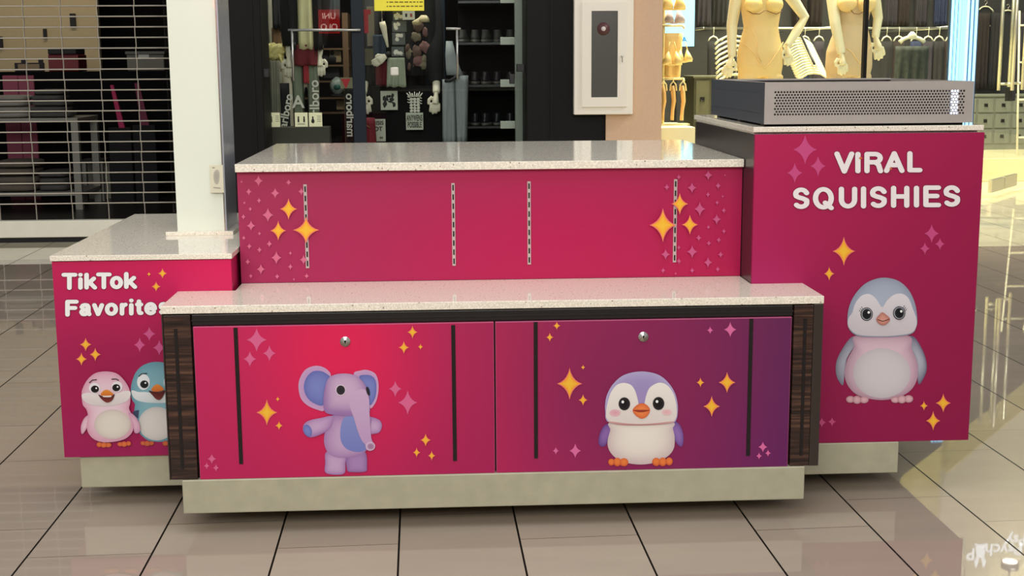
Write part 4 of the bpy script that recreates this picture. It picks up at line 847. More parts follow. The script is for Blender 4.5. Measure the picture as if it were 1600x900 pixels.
# hangers: a hook and a curved bar
whm = mat('white_hanger_plastic', (226, 224, 196), .35)
def hanger(name, label, loc, group, w_=.2, m=whm, droop=.07):
    t_ = thing(name, label, 'hanger', (0, 0, 0), group)
    e = MB(); e.tube([(-w_, 0, -droop), (-w_*.8, 0, -droop*.55), (-w_*.4, 0, -droop*.1), (0, 0, 0), (w_*.4, 0, -droop*.1), (w_*.8, 0, -droop*.55), (w_, 0, -droop)], [.010, .009, .008, .010, .008, .009, .010], seg=8); e.build('bar', m, t_)
    e = MB(); e.tube([(0, 0, 0)]+[(.018*math.sin(math.radians(a)), 0, .05-.018*math.cos(math.radians(a))) for a in range(0, 271, 30)], .0028, seg=6); e.build('hook', chrome, t_)
    t_.location = loc; return t_
ORD = ['first', 'second', 'third', 'fourth', 'fifth', 'sixth', 'seventh', 'eighth', 'ninth', 'tenth', 'eleventh', 'twelfth', 'thirteenth', 'fourteenth', 'fifteenth']
WHERE = ['just right of the second mannequin', 'second right of the second mannequin', 'above the floral dress', 'right of the floral dress', 'behind the ice-blue lights', 'left of the gap between the mannequins', 'right of the gap between the mannequins', 'behind the light blue screen', 'just left of the first mannequin', 'leftmost seen through the glass doors', 'middle of the three seen through the glass doors', 'rightmost seen through the glass doors']
def waterfall(n, p0, p1, Y0, Y1, label, group, rz, w_=.2):
    base = None
    for i in range(n):
        t = i/(n-1); Y = Y0+(Y1-Y0)*t; p = at(p0[0]+(p1[0]-p0[0])*t, p0[1]+(p1[1]-p0[1])*t, Y)
        if base is None: base = hanger('clothes_hanger', label, p, group, w_); o = base
        else: o = copy_tree(base)
        o.location = p; o.rotation_euler.z = rz; o['label'] = label+', '+ORD[i]+' from the top'
waterfall(9, (1146, 56), (1150, 116), 7.75, 7.15, 'white hanger in the fanned row left of the first mannequin', 'hangers left of the first mannequin', .25, .17)
waterfall(15, (1247, 60), (1272, 114), 7.9, 7.1, 'white hanger in the sloping row between the mannequins', 'hangers between the mannequins', -.5, .13)
rkm = mat('black_rack_tube', (26, 26, 28), .4, .5)
for (a_, b_, Ya, Yb, lb) in (((1146, 52), (1150, 112), 7.8, 7.1, 'black sloping clothes arm behind the first mannequin'), ((1247, 55), (1272, 110), 7.95, 7.05, 'black sloping clothes arm between the two mannequins')):
    p, q_ = at(*a_, Ya), at(*b_, Yb); t_ = thing('garment_rack', lb, 'rack', (p.x, p.y, 0)); mb = MB(); mb.tube([p+Vector((0, 0, .05)), q_+Vector((0, 0, .05))], .009); mb.build('arm', rkm, t_)
    mb = MB(); mb.tube([(p.x, p.y, 0), p+Vector((0, 0, .055))], .014); mb.build('upright', rkm, t_); mb = MB(); mb.tube([(p.x, p.y, 0), (p.x, p.y, .012)], .14, seg=24); mb.build('base', rkm, t_)
# big white hanger with floral dress, small hangers on a rail behind
flo = mat('dark_floral_fabric', (52, 58, 52), .8, noise_amt=.9, nscale=26)
dr_ = thing('floral_dress', 'dark floral dress on a thick white hanger right of the second mannequin', 'dress', (at(1425, 60, 7.4).x, 7.4, at(1425, 126, 7.4).z))
x0, x1, z0, z1 = rect(1396, 150, 1452, 72, 7.4); e = MB(); e.cloth(x0, x1, 7.4, z0, z1, .05, 4, .02, sd=2); e.build('dress_body', flo, dr_)
e = MB(); q = lambda x, y: at(x, y, 7.38); e.tube([q(1406, 66), q(1412, 61), q(1420, 58), q(1425, 57.5), q(1430, 58), q(1438, 61), q(1444, 66)], [.02, .016, .014, .012, .014, .016, .02], seg=10); e.tube([q(1425, 57), q(1426, 53), q(1424, 51)], .006); e.rings([(q(1425, 70).x, 7.38, q(0, 69).z, .055, .02), (q(1425, 66).x, 7.38, q(0, 62).z, .035, .018), (q(1425, 58).x, 7.38, q(0, 57).z, .012, .012)]); e.build('hanger', whm, dr_)
blu = mat('deep_blue_fabric', (28, 38, 70), .8, noise_amt=.4, nscale=8); chf = [mat('charcoal_fabric', (34, 33, 34), .9, noise_amt=.3, nscale=6), mat('brown_black_fabric', (38, 29, 27), .9, noise_amt=.3, nscale=7), blu, mat('grey_violet_fabric', (46, 42, 50), .9, noise_amt=.3, nscale=7)]
rl = thing('wall_rail', 'chrome clothes rail along the back of the right shop', 'rail', (at(1430, 45, 9.5).x, 9.5, at(1430, 46, 9.5).z))
a_, b_ = at(1100, 44, 9.5), at(1492, 44, 9.5); mb = MB(); mb.tube([a_, b_], .01); mb.build('rail_bar', steel, rl)
for x in (a_.x, (a_.x+b_.x)/2, b_.x): mb = MB(); mb.tube([(x, 9.5, a_.z), (x, 12.4, a_.z)], .012); mb.build('bracket', steel, rl)
base = None
for i, px in enumerate((1115, 1136, 1258, 1280, 1386, 1405, 1432, 1451, 1468, 1486)):
    p = at(px, 45, 9.5); m = chf[i % 4]; lb = f'dark garment on a pale hanger, {ORD[i]} from the left on the back rail'
    t_ = thing('hanging_garment', lb, 'garment', (p.x, p.y, p.z-1.0), 'garments on the back rail'); e = MB(); e.cloth(p.x-.055, p.x+.055, 9.5, p.z-1.0+.1*random.random(), p.z-.12, .03, 2, .012, sd=i); e.build('garment', m, t_)
    e = MB(); e.tube([(p.x-.05, 9.5, p.z-.12), (p.x-.03, 9.5, p.z-.085), (p.x, 9.5, p.z-.07), (p.x+.03, 9.5, p.z-.085), (p.x+.05, 9.5, p.z-.12)], .008, seg=6); e.tube([(p.x, 9.5, p.z-.07), (p.x, 9.488, p.z-.01), (p.x, 9.488, p.z+.012), (p.x, 9.505, p.z+.015)], .003, seg=6); e.build('hanger', whm, t_)
for i, (px, m) in enumerate(((1372, 0), (1392, 3), (1412, 1), (1440, 3), (1470, 2), (1250, 1), (1275, 1), (1100, 3), (1125, 0), (1535, 1), (1555, 0), (1590, 3))):
    x0, x1, z0, z1 = rect(px-12, 40 if px < 1500 else 138, px+12, -40 if px < 1500 else 20, 12.35); e = MB(); e.cloth(x0, x1, 12.35, z0, z1, .04, 3, .02, sd=i*1.7)
    tag(e.build('hanging_garment', chf[m]), f'dark garment on the right rear wall, {WHERE[i]}', 'garment', 'garments on the rear wall')
for px, py, lb in ((1540, 10, 'topmost and leftmost'), (1551, 40, 'lowest'), (1575, 16, 'beside the pull handles'), (1594, 30, 'rightmost')):
    hanger('clothes_hanger', 'pale hanger on the rear wall seen through the glass doors, '+lb, at(px, py, 12.385), 'hangers beyond the glass doors', .1)

# added out-of-view glass sign, lettered backwards to imitate a mirrored sign in the floor
def rf(px, py, Y): p = at(px, py, Y); p.z = -p.z; return p
a_, b_ = rf(1500, 838, 5.6), rf(1625, 885, 5.6)
sg = thing('reflection_sign', 'added glass sign with white rabbit emblem, made for its reflection in the floor', 'sign', ((a_.x+b_.x)/2, 5.6, min(a_.z, b_.z)))
e = MB(); e.box(a_.x, b_.x, 5.6, 5.608, min(a_.z, b_.z), max(a_.z, b_.z)); e.build('glass_panel', glass('sign_glass', (252, 254, 253)), sg)
e = MB()
for x in (a_.x+.05, b_.x-.05): e.tube([(x, 5.604, max(a_.z, b_.z)), (x, 5.604, 3.6), (x-.6, 6.1, 3.6)], .004)
e.build('cable', steel, sg)
slm = mat('lit_white_lettering', (232, 238, 240), .4, emit=2.2)
text('lettering', 'Psycho', .125, slm, rf(1561, 858, 5.595), sg, mirror=True); text('lettering', 'P', .125, slm, rf(1517, 865, 5.595), sg, mirror=True); text('lettering', 'Psy', .11, slm, rf(1588, 843, 5.595), sg, mirror=True)
c = rf(1532, 863, 5.595); e = MB()
e.ball((c.x, 5.594, c.z), .035, .003, .04); e.ball((c.x, 5.594, c.z-.045), .028, .003, .02)
for sx in (-1, 1): e.tube([(c.x+sx*.015, 5.594, c.z+.03), (c.x+sx*.03, 5.594, c.z+.07), (c.x+sx*.028, 5.594, c.z+.11)], [.011, .015, .008]); e.tube([(c.x-sx*.04, 5.594, c.z-.04), (c.x+sx*.045, 5.594, c.z-.065)], .007)
e.build('rabbit_emblem', slm, sg)

c = rf(1578, 877, 5.2); dlg = thing('pendant_downlight', 'small round lit downlight on a thin rod beside the added glass sign', 'light', (c.x, 5.2, c.z))
e = MB(); e.tube([(c.x, 5.2, c.z+.002), (c.x, 5.2, c.z+.05)], .06, seg=24); e.tube([(c.x, 5.2, c.z+.05), (c.x, 5.2, 4.3), (3.4, 6.1, 4.3)], .006); e.build('housing', steel, dlg)
e = MB(); e.tube([(c.x, 5.2, c.z), (c.x, 5.2, c.z+.002)], .05, seg=24); e.build('lamp_disc', mat('lit_disc', (255, 250, 235), .4, emit=9), dlg)
# ---- middle shop
mb = MB(); mb.box(-1.43, at(714, 200, 6.78).x, 6.35, 7.6, 0, .38, bev=.01); tag(mb.build('window_platform', mat('black_platform', (16, 15, 16), .6, spec=.2)), 'black window platform carrying the dressed mannequins of the middle shop', 'platform')
YA = 6.8
skinm = mat('white_mannequin', (222, 214, 192), .4); blk = mat('black_cloth', (14, 14, 17), .85, noise_amt=.3, nscale=9); mar = mat('maroon_cloth', (104, 24, 34), .85, noise_amt=.3, nscale=8); sage = mat('sage_cloth', (112, 120, 102), .85, noise_amt=.2, nscale=10); oliv = mat('cream_knit', (206, 198, 152), .85, noise_amt=.12, nscale=14)
def dressed(name, label, cx, Y, hw=20, top=-70, sl=None, ao=0):
    return mann(name, label, Y, [(cx, top-6, 8, .9), (cx, top+14, 20, .55), (cx, 5, hw, .6), (cx, 40, hw-3, .65), (cx, 80, hw+1, .65), (cx, 100, hw, .6)],
        [dict(sleeve=sl, n=4, p=[(cx-22+ao, -48, 8, 0), (cx-27+ao, 0, 7.5, 0), (cx-27+ao, 45, 6.5, 0), (cx-26+ao, 72, 5, 0), (cx-25+ao, 88, 4.5, -.03)], d=(.02, -.1, -1), s=1, L=.17), dict(sleeve=sl, n=4, p=[(cx+22, -48, 8, 0), (cx+26, 0, 7.5, 0), (cx+25, 45, 6.5, 0), (cx+24, 70, 5, 0), (cx+23, 86, 4.5, -.03)], d=(-.02, -.1, -1), s=-1, L=.17)],
        [(cx-10, 98, 11, cx-12, 7), (cx+10, 98, 11, cx+13, 7)], [skinm, skinm], None, flr=.38)
dm, P, k_ = dressed('mannequin', 'mannequin in open black jacket over cream shirt, maroon shorts and sage trousers', 477, YA, sl=blk)
def garment(parent, name, m, x0, y0, x1, y1, Y, depth, **kw):
    a0, a1, b0, b1 = rect(x0, y0, x1, y1, Y); e = MB(); e.cloth(a0, a1, Y, b0, b1, depth, **kw); return e.build(name, m, parent)
garment(dm, 'jacket', blk, 450, -50, 470, 78, YA, .115, waves=1, amp=.01, taper=.95); garment(dm, 'jacket', blk, 485, -50, 506, 78, YA, .115, waves=1, amp=.01, taper=.95, sd=2)
garment(dm, 'shirt', oliv, 463, -55, 493, 77, YA, .13, waves=1.5, amp=.012, taper=1.1)
garment(dm, 'shorts', mar, 458, 70, 498, 102, YA, .12, waves=2, amp=.012, taper=1.15)
garment(dm, 'trousers', sage, 455, 96, 479, 222, YA, .08, waves=1.5, amp=.01, taper=.8); t_ = garment(dm, 'trousers', sage, 479, 96, 502, 222, YA, .08, waves=1.5, amp=.01, taper=.8, sd=1)
stripe = garment(dm, 'sash', mat('red_sash', (150, 34, 44), .8), 473, 100, 484, 130, YA-.06, .03, waves=1, amp=.004)
whl = mat('white_print', (216, 212, 200), .6)
text('print_lettering', 'marlboro', .1, whl, at(492, 165, YA-.1), dm, rot=PI/2, ext=.003)
text('print_lettering', 'A', .13, whl, at(466, 160, YA-.1), dm, rot=0, ext=.003)
lm, P, k_ = dressed('mannequin', 'left-hand mannequin of the middle window in black crop top and pale skirt', 436, YA+.5, 11, ao=17)
garment(lm, 'crop_top', blk, 424, -50, 444, 46, YA+.5, .12, waves=1, amp=.01); garment(lm, 'midriff', mat('brown_knit', (104, 76, 48), .8), 425, 44, 442, 74, YA+.5, .1, waves=1, amp=.005)
garment(lm, 'skirt', mat('pale_grey_pleated_cloth', (156, 154, 138), .85, noise_amt=.15, nscale=12), 421, 84, 446, 222, YA+.5, .11, waves=5, amp=.02, taper=1.0)
yb = mat('yellow_cream_satin', (240, 226, 150), .4); e = MB()
for i in range(7): c = at(418+i*3.2, 76+(i % 3)*5, YA+.05); soft(e, c, (.045, .04, .04), .9, .5, sd=i)
c0, c1 = at(436, 84, YA), at(439, 112, YA); e.tube([c0, ((c0.x+c1.x)/2+.02, c0.y, (c0.z+c1.z)/2), c1], [.03, .03, .008], flat=.4); e.build('ruffled_sash', yb, lm)
# white-striped black top between them, cream garments and denim hanging above
for (x0, y0, x1, y1, Y, m, nm, lb, ct) in (
    (443, 60, 455, 108, 7.1, blk, 'striped_top', 'black top with white bands between the two left mannequins', 'top'),
    (446, -60, 466, 30, 7.55, mat('cream_fabric', (206, 206, 182), .85, noise_amt=.1), 'cream_top', 'cream top hanging high behind the black jacket', 'top'),
    (484, -60, 502, 25, 7.3, mat('pale_blue_fabric', (150, 170, 180), .85, noise_amt=.15), 'blue_top', 'pale blue top hanging high right of the cream top', 'top'),
    (502, -60, 532, 30, 7.3, mat('slate_fabric', (72, 78, 80), .9, noise_amt=.2), 'slate_jacket', 'slate grey jacket hanging high beside the red sign', 'jacket'),
    (430, -60, 446, 7, 7.75, mat('navy_fabric', (44, 60, 100), .9), 'navy_sweater', 'navy blue top at the upper left corner of the middle window', 'top')):
    a0, a1, b0, b1 = rect(x0, y0, x1, y1, Y); e = MB(); e.cloth(a0, a1, Y, b0, b1, .05, 3, .015, sd=x0)
    o = tag(e.build(nm, m), lb, ct)
    if nm == 'striped_top':
        for py in (63, 68, 92):
            q0, q1, r0, r1 = rect(x0+1, py, x1, py+3, Y-.06); e = MB(); e.box(q0, q1, Y-.07, Y-.06, r0, r1); e.build('stripe', whl, o)
# black trousers with white letters
for (x0, x1, rot_, lb, mir, xt) in ((437, 455, .0, 'black trousers with white vertical lettering left of the jacketed mannequin', False, 446), (538, 556, 0, 'black trousers with mirrored white lettering beside the dark upright', True, 547)):
    Y = 6.72; a0, a1, b0, b1 = rect(x0, 130, x1, 222, Y); t_ = thing('printed_trousers', lb, 'trousers', ((a0+a1)/2, Y, .38)); e = MB(); e.cloth(a0, a1, Y, .381, b1, .05, 1.5, .01); e.build('leg_fabric', blk, t_)
    text('print_lettering', 'marlboro', .085, whl, at(xt, 180, Y-.07), t_, mirror=mir, rot=(PI/2-.22) if not mir else PI/2, ext=.003, sx=1)
# bench and price cards
Yb = 6.5; a0, a1, b0, b1 = rect(420, 222, 515, 198, Yb); bn = mat('dark_olive_bench', (58, 54, 44), .6)
mb = MB(); mb.box(a0, a1, Yb, Yb+.14, .38, b1, bev=.006); tag(mb.build('display_bench', bn), 'low dark display bench along the window under the price cards', 'bench')
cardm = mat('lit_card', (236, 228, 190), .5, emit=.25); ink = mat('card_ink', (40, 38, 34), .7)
for i, (x0, x1, lb) in enumerate(((420, 437, 'cream price card at the left end of the bench'), (461, 480.5, 'cream price card with two small figures, middle of the bench'), (483, 503, 'cream price card with a bottle shape, right on the bench'))):
    p0_, p1_, r0, r1 = rect(x0, 197.5, x1, 176, Yb+.02); t_ = thing('price_card', lb, 'card', ((p0_+p1_)/2, Yb+.02, r0)); e = MB(); e.box(p0_, p1_, Yb+.02, Yb+.026, b1+.0005, r1, bev=.002); e.build('card', cardm, t_)
    e = MB()
    for fx_ in ((.25,), (.28, .72), (.3,))[i]:
        cx_ = p0_+(p1_-p0_)*fx_; cz = (r0+r1)/2; e.box(cx_-.006, cx_+.006, Yb+.0185, Yb+.02, cz-.02, cz+.008); e.ball((cx_, Yb+.0185, cz+.016), .006, .001, .008)
        if i == 2: e.ball((cx_, Yb+.018, cz-.012), .012, .001, .016)
    for j in range(4): e.box(p0_+(p1_-p0_)*.62, p0_+(p1_-p0_)*.92, Yb+.0188, Yb+.02, r0+.035+j*.013, r0+.038+j*.013) if i != 1 else e.box(p0_+.02, p1_-.02, Yb+.0188, Yb+.02, r0+.012+j*.003, r0+.013+j*.003)
    e.build('card_print', ink, t_)
# shelving with brown edges
brn = mat('brown_shelf_edge', (108, 82, 56), .6); Ys = 7.9
sv = thing('shelving_unit', 'brown-edged shelving unit deep in the middle shop behind the jacketed mannequin', 'shelves', (at(522, 150, Ys).x, Ys, 0))
for py in (75, 101, 126, 152, 175): a0, a1, b0, b1 = rect(500, py+3, 546, py, Ys); mb = MB(); mb.box(a0-.2, a1, Ys, Ys+.35, b0, b1); mb.build('shelf', brn, sv)
a0, a1, b0, b1 = rect(539, 200, 543, 20, Ys); mb = MB(); mb.box(a0, a1, Ys-.005, Ys+.35, 0, b1); mb.build('upright', brn, sv)
tn = mat('tan_box_card', (142, 122, 92), .7); bx = mat('black_box_card', (30, 28, 30), .7); tealw = mat('teal_white_shell', (176, 186, 178), .4, noise_amt=.5, nscale=20)
for (x0, y0, x1, y1, m, nm, lb) in ((503, 79, 513, 100, bx, 'box', 'small black box on the top brown shelf'), (515, 78, 533, 100, tn, 'framed_picture', 'tan picture with a dark figure on the top brown shelf'), (506, 106, 530, 125, bx, 'box', 'wide black box on the second brown shelf'), (526, 155, 541, 174, tn, 'box', 'tan patterned box on a lower brown shelf')):
    a0, a1, b0, b1 = rect(x0, y1, x1, y0, Ys+.05); e = MB(); e.box(a0, min(a1, at(538.5, 100, Ys).x), Ys+.04, Ys+.16, b0+.014, b1, bev=.004); o = tag(e.build(nm, m), lb, 'picture' if 'pict' in nm else 'box')
    if 'pict' in nm: c = at(519, 88, Ys+.03); e = MB(); e.ball((c.x, Ys+.036, c.z+.03), .018, .003, .02); e.rings([(c.x, Ys+.036, c.z-.06, .03, .003), (c.x, Ys+.036, c.z-.01, .035, .003), (c.x, Ys+.036, c.z+.01, .012, .003)]); e.build('figure', bx, o)
c = at(527.5, 134, Ys-.2); he = thing('helmet_ornament', 'round white and teal helmet-shaped ornament beside the red card', 'ornament', (c.x, c.y, c.z-.07)); e = MB(); soft(e, c, (.062, .06, .072), 1, .1); e.build('shell', tealw, he); e = MB(); e.ball((c.x, c.y-.05, c.z-.01), .03, .02, .025); e.build('visor', mat('teal_gloss', (60, 110, 104), .2), he)
e = MB(); e.box(c.x-.05, c.x+.05, c.y-.04, c.y+.1, c.z-.085, c.z-.068); e.build('stand', bx, he)
p0_, p1_, r0, r1 = rect(532, 138, 554, 121, 6.5); e = MB(); e.box(p0_, p1_, 6.5, 6.506, r0, r1); o = tag(e.build('small_sign', mat('sage_card', (120, 118, 90), .6)), 'small sage sign with a red heart shape beside the dark upright', 'sign')
e = MB(); cxm = p0_+.04; zc_ = (r0+r1)/2; e.add([(cxm-.035, 6.498, zc_+.03), (cxm+.035, 6.498, zc_+.03), (cxm, 6.498, zc_-.045)], [(0, 2, 1)]); e.build('red_shape', mat('red_print', (176, 30, 36), .6), o)
# black pedestal with posters
pd0, pd1, b0, b1 = rect(583, 222, 692, 137, 6.75); blkbox = mat('black_pedestal', (12, 11, 13), .7, spec=.15)
mb = MB(); mb.box(pd0, pd1, 6.79, 6.88, .381, b1, bev=.006); mb.box(pd0-.01, pd1+.01, 6.785, 6.89, b1, b1+.012); tag(mb.build('pedestal', blkbox), 'black block pedestal behind the small posters', 'pedestal')
paper = mat('off_white_paper', (196, 198, 182), .7)
def poster(name, label, cat, x0, y0, x1, y1, Y, m=paper, rot=0):
    a0, a1, b0, b1 = rect(x0, y1, x1, y0, Y); c_ = ((a0+a1)/2, Y, (b0+b1)/2); t_ = thing(name, label, cat, c_); e = MB(); e.box(a0, a1, Y, Y+.006, b0, b1, bev=.001); e.build('sheet', m, t_); return t_, a0, a1, b0, b1
t_, a0, a1, b0, b1 = poster('art_print', 'square off-white print with black scattered shapes on the black pedestal', 'print', 595, 142, 621, 172, 6.72); e = MB()
for i in range(16): soft(e, (a0+.025+random.random()*(a1-a0-.05), 6.7195, b0+.03+random.random()*(b1-b0-.06)), (.006+.012*random.random(), .0012, .006+.014*random.random()), 1, .6, sd=i, nu=10, nv=6)
e.build('ink_shapes', ink, t_)
t_, a0, a1, b0, b1 = poster('slogan_card', 'off-white square card reading any means possible on the pedestal', 'card', 634.5, 176, 661, 203, 6.72)
text('lettering', 'ANYWENS', .040, ink, ((a0+a1)/2, 6.717, b1-.042), t_, sx=.62).scale = (1, 1, 1.6); text('lettering', 'POSSIBLE', .040, ink, ((a0+a1)/2, 6.717, b0+.036), t_, sx=.66).scale = (1, 1, 1.5)
t_, a0, a1, b0, b1 = poster('slogan_card', 'tall off-white card with black letters and a dark diagonal, beside the red shirt', 'card', 585, 186, 602, 221, 6.70)
text('lettering', 'ISIS', .042, ink, ((a0+a1)/2, 6.697, b1-.03), t_); text('lettering', 'OT', .045, ink, ((a0+a1)/2-.012, 6.697, b1-.075), t_); text('lettering', ',,', .06, ink, ((a0+a1)/2+.01, 6.697, b0+.045), t_)
# pineapple-like print
e = MB(); c = at(648, 163, 6.73)
for i in range(5):
    for j in range(3): soft(e, (c.x-.026+j*.026, 6.735, c.z-.05+i*.022), (.014, .003, .011), .9, .4, sd=i*3+j, nu=8, nv=6)
for i in range(7): e.tube([(c.x+(i-3)*.012, 6.735, c.z+.055), (c.x+(i-3)*.02, 6.735, c.z+.085+.01*(i % 2))], [.008, .003], seg=6)
for i in range(3): e.tube([(c.x-.035, 6.735, c.z+.01+.02*i), (c.x-.055, 6.735, c.z+.018+.02*i)], .004, seg=5); e.tube([(c.x+.035, 6.735, c.z+.01+.02*i), (c.x+.055, 6.735, c.z+.004+.02*i)], .004, seg=5)
tag(e.build('pineapple_cutout', whl), 'white pineapple-shaped cutout above the slogan card', 'cutout')
# large dark mannequin whose white hands hang at both sides
hm, P, k_ = mann('mannequin', 'broad mannequin in a dark printed hoodie with white hands hanging at both sides', 7.15,
    [(628, -76, 10, .9), (628, -56, 30, .5), (628, 0, 34, .5), (628, 60, 32, .5), (628, 110, 33, .45)],
    [dict(sleeve=blk, n=3, p=[(592, -40, 11, 0), (582, 40, 10, -.1), (574, 128, 6, -.40), (573, 143, 5.5, -.44)], d=(.1, -.1, -1), s=-1, L=.17), dict(sleeve=blk, n=3, p=[(664, -40, 11, 0), (676, 40, 10, -.1), (682, 128, 6, -.40), (682, 143, 5.5, -.44)], d=(-.1, -.1, -1), s=1, L=.17)],
    [(612, 108, 13, 611, 7), (644, 108, 13, 645, 7)], [blk, skinm], None, flr=.38)
garment(hm, 'hoodie', blk, 626, -60, 682, 118, 6.93, .05, waves=2, amp=.02, taper=1.0)
bp = [mat('brown_print_ink', (92, 70, 62), .8), mat('sand_print_ink', (112, 102, 84), .8), mat('rose_print_ink', (112, 78, 76), .8)]
for i, (x, y, rx, ry) in enumerate(((654, 42, 8, 8), (650, 58, 8, 7), (664, 74, 9, 9), (649, 80, 9, 9), (640, 84, 6, 8), (651, 95, 10, 8), (642, 104, 5, 7), (662, 102, 7, 6), (664, 50, 4, 7), (637, 76, 4, 7), (664, 92, 5, 6))):
    c = at(x, y, 6.87); e = MB(); soft(e, c, (rx*S(6.87), .006, ry*S(6.87)), 1, .5, sd=i, nu=14, nv=8); e.build('printed_figure', bp[i % 3], hm)
c = at(660, 28, 6.8); e = MB(); e.rings([(c.x+.01, 6.8, c.z-.03, .045, .05), (c.x+.01, 6.8, c.z, .04, .045), (c.x+.01, 6.8, c.z+.02, .02, .025)]); e.tube([(c.x-.02, 6.78, c.z-.028), (c.x-.075, 6.76, c.z-.04)], [.03, .012], flat=.35); cp_ = tag(e.build('cap', mat('cream_cap', (204, 190, 154), .8)), 'cream peaked cap above the printed hoodie', 'cap')
# leg form, portrait prints, green skirt, red garments
lf = thing('leg_form', 'slim cream leg form hanging beside the portrait prints', 'leg form', (at(600, 75, 6.6).x, 6.6, at(600, 75, 6.6).z)); e = MB(); q = lambda x, y: at(x, y, 6.6); e.tube([q(597, 34), q(599, 42), q(602, 56), q(606, 74)], [.022, .024, .017, .008], seg=12); e.build('leg', skinm, lf)
e = MB(); p = q(597, 34); e.tube([p, (p.x, 6.6, p.z+.12)], .003); e.build('cord', steel, lf)
hd = thing('display_hand', 'cream display hand reaching down left below the leg form', 'hand', at(601, 90, 6.6)); e = MB(); hand(e, at(603, 87, 6.6), (-.8, 0, -.55), 1, .13); e.build('hand', skinm, hd, remesh=.005); e = MB(); e.tube([at(603, 87, 6.6), at(607, 84, 6.75)], .02); e.build('wrist', blk, hd)
for x0, y0, x1, y1, lb in ((614, 17, 632, 32, 'small dim grey print, topmost of the stacked portrait prints'), (613, 33, 635, 50, 'black and white portrait print, second from the top of the stack'), (613, 51, 633, 70, 'black and white portrait print, third in the stack'), (612, 73, 631, 88, 'dark framed landscape print, lowest in the stack')):
    t_, a0, a1, b0, b1 = poster('portrait_print', lb, 'print', x0, y0, x1, y1, 6.62, mat('grey_photo_paper', (84, 88, 86), .6, noise_amt=.4, nscale=30)); e = MB()
    for i in range(4): soft(e, (a0+.02+(a1-a0-.04)*random.random(), 6.6195, b0+.015+(b1-b0-.03)*random.random()), (.016, .001, .014), 1, .7, sd=i+x0, nu=10, nv=6)
    e.build('highlights', whl, t_)
x0, x1, z0, z1 = rect(606, 136, 632, 90, 6.62); e = MB(); e.cloth(x0, x1, 6.64, z0, z1, .03, 3, .01, taper=1.15); tag(e.build('green_skirt', mat('grey_green_cloth', (146, 152, 132), .85, noise_amt=.15)), 'grey-green skirt hanging under the stacked prints', 'skirt')
x0, x1, z0, z1 = rect(587, 134, 606, 96, 6.7); e = MB(); e.cloth(x0, x1, 6.72, z0, z1, .03, 4, .012); tag(e.build('maroon_scarf', mar), 'folded maroon garment left of the grey-green skirt', 'garment')
x0, x1, z0, z1 = rect(557, 222, 586, 184, 6.6); rs = thing('red_shirt', 'dark red shirt with a thin gold chain at the foot of the window', 'shirt', ((x0+x1)/2, 6.6, .381)); e = MB(); e.cloth(x0, x1, 6.6, .381, z1, .06, 3, .015, taper=1.25); e.build('shirt_body', mat('dark_red_cloth', (110, 20, 32), .8, noise_amt=.2), rs)
e = MB(); q = lambda x, y: at(x, y, 6.52); e.tube([q(568, 184), q(570, 195), q(571, 208), q(568, 200), q(568, 186), q(573, 196), q(580, 201)], .003, seg=5); e.build('chain', mat('dull_gold', (150, 120, 70), .4, .7), rs)
# crimson card for a sign's reflection in the glass, green pictures by the upright
t_, a0, a1, b0, b1 = poster('red_sign_reflection', 'crimson T-shaped card standing in for a reflected sign, right of the dark upright', 'sign', 568, 15, 575, 52, 6.6, mat('crimson_reflection', (170, 26, 44), .6)); e = MB(); e.box(a0, a1+.02, 6.594, 6.6, b1-.035, b1); e.build('cross_bar', mat('crimson_reflection', (170, 26, 44), .6), t_)
poster('poster', 'tall sand coloured poster between the crimson T shape and the leg form', 'poster', 574, 10, 584, 72, 6.8, mat('sand_poster', (128, 120, 104), .7, noise_amt=.2, nscale=30))
poster('poster', 'olive brown poster low beside the dark upright', 'poster', 570, 76, 584, 102, 6.7, mat('olive_poster', (84, 80, 58), .7, noise_amt=.3, nscale=30))
x0, x1, z0, z1 = rect(585, 90, 604, 55, 6.9); e = MB(); e.cloth(x0, x1, 6.72, z0, z1, .03, 3, .01); tag(e.build('navy_shirt', mat('slate_blue_cloth', (50, 62, 78), .9, noise_amt=.4, nscale=14)), 'slate blue folded shirt behind the leg form', 'shirt')
# yellow poster
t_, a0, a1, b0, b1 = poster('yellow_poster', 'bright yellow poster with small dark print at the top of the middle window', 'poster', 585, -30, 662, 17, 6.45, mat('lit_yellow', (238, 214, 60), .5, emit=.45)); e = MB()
for r in range(5):
    x_ = a0+.09; z_ = b0+.028+r*.03
    while x_ < a1-.03: w_ = .01+.022*random.random(); e.box(x_, x_+w_, 6.448, 6.4495, z_, z_+.008); x_ += w_+.008
e.build('small_print', mat('yellow_poster_ink', (130, 112, 30), .6), t_)
t_, a0, a1, b0, b1 = poster('small_card', 'small cream card with two tiny pictures below the yellow poster', 'card', 629, 17, 648, 31, 6.45, mat('cream_card', (206, 200, 176), .6)); e = MB(); e.box(a0+.02, a0+.035, 6.448, 6.4495, b0+.02, b0+.045); e.box(a1-.035, a1-.018, 6.448, 6.4495, b0+.02, b0+.045, 1); e.build('pictures', [ink, mat('red_brown_ink', (150, 70, 50), .6)], t_)
